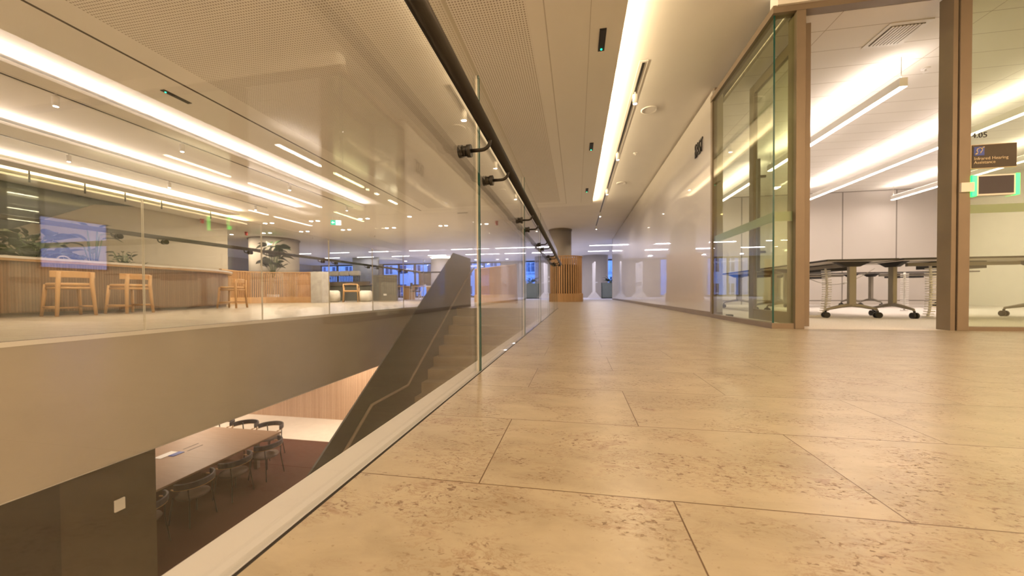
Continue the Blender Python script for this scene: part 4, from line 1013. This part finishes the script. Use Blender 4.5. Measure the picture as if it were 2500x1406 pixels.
# ================================================================== LOWER FLOOR FURNITURE
LZ = -3.6
lt = thing('meeting_table', 'large square wooden table on the red carpet of the lower floor', 'table', (-8.2, 5.4, LZ))
MB().box(-10.2, -6.74, 3.7, 7.15, LZ + 0.705, LZ + 0.74).build('tabletop', 'table_wood', lt, bevel=0.004)
for x in (-9.9, -7.1):
    for y in (4.0, 6.85): MB().box(x - 0.04, x + 0.04, y - 0.04, y + 0.04, LZ, LZ + 0.705).build('leg', 'skirting', lt)
tag(MB().box(-7.97, -7.955, 5.98, 6.28, LZ + 0.741, LZ + 0.744).build('cable_slot', 'charcoal'), 'longer dark cable slot in the lower table top', 'cable slot')
tag(MB().box(-7.80, -7.785, 5.93, 6.23, LZ + 0.741, LZ + 0.744).build('cable_slot', 'charcoal'), 'right-hand dark cable slot in the lower table top', 'cable slot')
bo = thing('document', 'open leaflet with a blue corner lying on the lower table', 'document', (-7.9, 5.72, LZ + 0.741))
MB().box(-8.10, -7.93, 5.55, 5.86, LZ + 0.741, LZ + 0.748).build('pages', 'white_paint', bo); MB().box(-7.93, -7.80, 5.68, 5.88, LZ + 0.741, LZ + 0.750).build('cover', 'sign_blue', bo)
def low_chair():
    t = thing('tub_chair', 'x', 'chair', (0, 0, 0), 0, 'round-backed chairs at the lower table')
    MB().lathe([(0.14, 0.43), (0.22, 0.435), (0.235, 0.455), (0.225, 0.475), (0.1, 0.48)], (0, 0, 0), 24).build('seat', 'chair_seat', t)
    for sx, sy in ((-1, -1), (1, -1), (-1, 1), (1, 1)):
        top = 0.70 if sy < 0 else 0.46
        MB().tube([(sx * 0.23, sy * 0.22, 0), (sx * 0.19, sy * 0.17, 0.44), (sx * 0.205, sy * 0.16, top)], 0.011, 8).build('leg', 'bronze', t)
    MB().ribbon([(0.30 * math.cos(a), 0.28 * math.sin(a)) for a in [PI * (1.0 + k / 16) for k in range(17)]], 0.655, 0.76, 0.03).build('backrest', 'seat_vinyl', t, bevel=0.012)
    MB().tube([(0.30 * math.cos(a), 0.28 * math.sin(a), 0.655) for a in [PI * (0.92 + 1.16 * k / 16) for k in range(17)]], 0.011, 8).build('back_rim', 'oak_chair', t)
    remember(t); return t
lc = low_chair(); lc['label'] = 'dark round-backed chair at the far edge of the lower table, nearest its corner'
lc.location = (-7.34, 7.42, LZ); lc.rotation_euler = (0, 0, PI)
dup(lc, 'dark round-backed chair at the far edge of the lower table, second from its corner', (-8.05, 7.42, LZ), PI)
dup(lc, 'dark round-backed chair at the far edge of the lower table, third from its corner', (-8.76, 7.42, LZ), PI)
for i, y in enumerate((6.6, 5.85, 5.1, 4.35)):
    dup(lc, 'round-backed chair along the right edge of the lower table, ' + ORD[i] + ' from its far corner', (-6.60, y, LZ), PI / 2)
# unseen lamps added in the slab soffit to light the lower floor
for i, (x, y, p_) in enumerate(((-9.0, 4.5, 1.0), (-9.0, 7.3, 1.2), (-6.4, 8.9, 2.3), (-11.5, 8.9, 2.3), (-3.0, 9.2, 1.2))):
    t = thing('soffit_fill_light', ORD[i] + ' unseen light panel added overhead to light the lower floor', 'ceiling light', (x, y, -1.09))
    MB().box(x - 0.3, x + 0.3, y - 0.06, y + 0.06, -1.097, -1.09).build('diffuser', 'glow_room', t)
    lamp('panel_lamp', t, (x, y, -1.10), (0, 0, -1), 0.6, 0.12, P_LOW * p_, (1.0, 0.80, 0.60))

for i, y in enumerate((-3.0, -1.5, 0.0, 1.5)):  # unseen strips added to bounce light off the lower floor onto the ceiling
    t = thing('bounce_fill_strip', 'unseen lamp strip added under the corridor slab to bounce light up the void', 'ceiling light', (-0.15, y, -1.09), 0, 'unseen lamp strips added under the corridor slab edge')
    MB().box(-0.22, -0.08, y - 0.6, y + 0.6, -1.098, -1.09).build('frame', 'white_metal', t)
    lamp('strip_lamp', t, (-0.15, y, -1.105), (-0.55, 0, -1), 0.10, 1.1, P_VOID, (1.0, 0.72, 0.44), 'RECTANGLE', 2.0)
# ================================================================== STREET OUTSIDE
def building(label, x0, x1, y0, y1, z1, nx, rows, balcony=False):
    t = thing('street_building', label, 'building', ((x0 + x1) / 2, y0, -12))
    MB().box(x0, x1, y0, y1, -12, z1).build('wall', 'stone_building', t)
    wd = (x1 - x0) / nx
    for zc in rows:
        for k in range(nx):
            c = x0 + wd * (k + 0.5)
            fo = MB()
            a, b_ = c - wd * 0.26, c + wd * 0.26
            fo.box(a - 0.12, a, y0 - 0.10, y0, zc - 1.0, zc + 1.0); fo.box(b_, b_ + 0.12, y0 - 0.10, y0, zc - 1.0, zc + 1.0)
            fo.box(a - 0.2, b_ + 0.2, y0 - 0.18, y0, zc + 1.0, zc + 1.14); fo.box(a - 0.2, b_ + 0.2, y0 - 0.18, y0, zc - 1.14, zc - 1.0)
            w_ = fo.build('window_surround', 'stone_building', t)
            g = MB().box(a, b_, y0 - 0.02, y0 + 0.01, zc - 1.0, zc + 1.0); g.build('window_glass', 'dark_window', w_)
            f2 = MB().box(c - 0.03, c + 0.03, y0 - 0.05, y0, zc - 1.0, zc + 1.0); f2.box(a, b_, y0 - 0.05, y0, zc - 0.03, zc + 0.03); f2.build('glazing_bar', 'white_paint', w_)
    if balcony:
        b2 = MB().box(x0, x1, y0 - 0.6, y0, 0.9, 1.15); b2.box(x0, x1, y0 - 0.6, y0 - 0.45, 2.0, 2.15)
        q = x0 + 0.2
        while q < x1: b2.box(q - 0.07, q + 0.07, y0 - 0.58, y0 - 0.47, 1.15, 2.0); q += 0.38
        b2.build('balcony', 'stone_building', t)
building('pale stone building with tall windows outside the left windows', -34, -13.5, 38, 44, 10, 12, (-3.2, 0.4, 3.6, 6.8))
building('pale stone building outside the middle windows', -13.0, -4.2, 40, 46, 10, 6, (-3.0, 0.2, 3.4, 6.6))
building('stone building with a balustraded balcony outside the right windows', -3.8, 12, 38, 46, 10, 9, (-2.8, -0.4, 3.6), True)
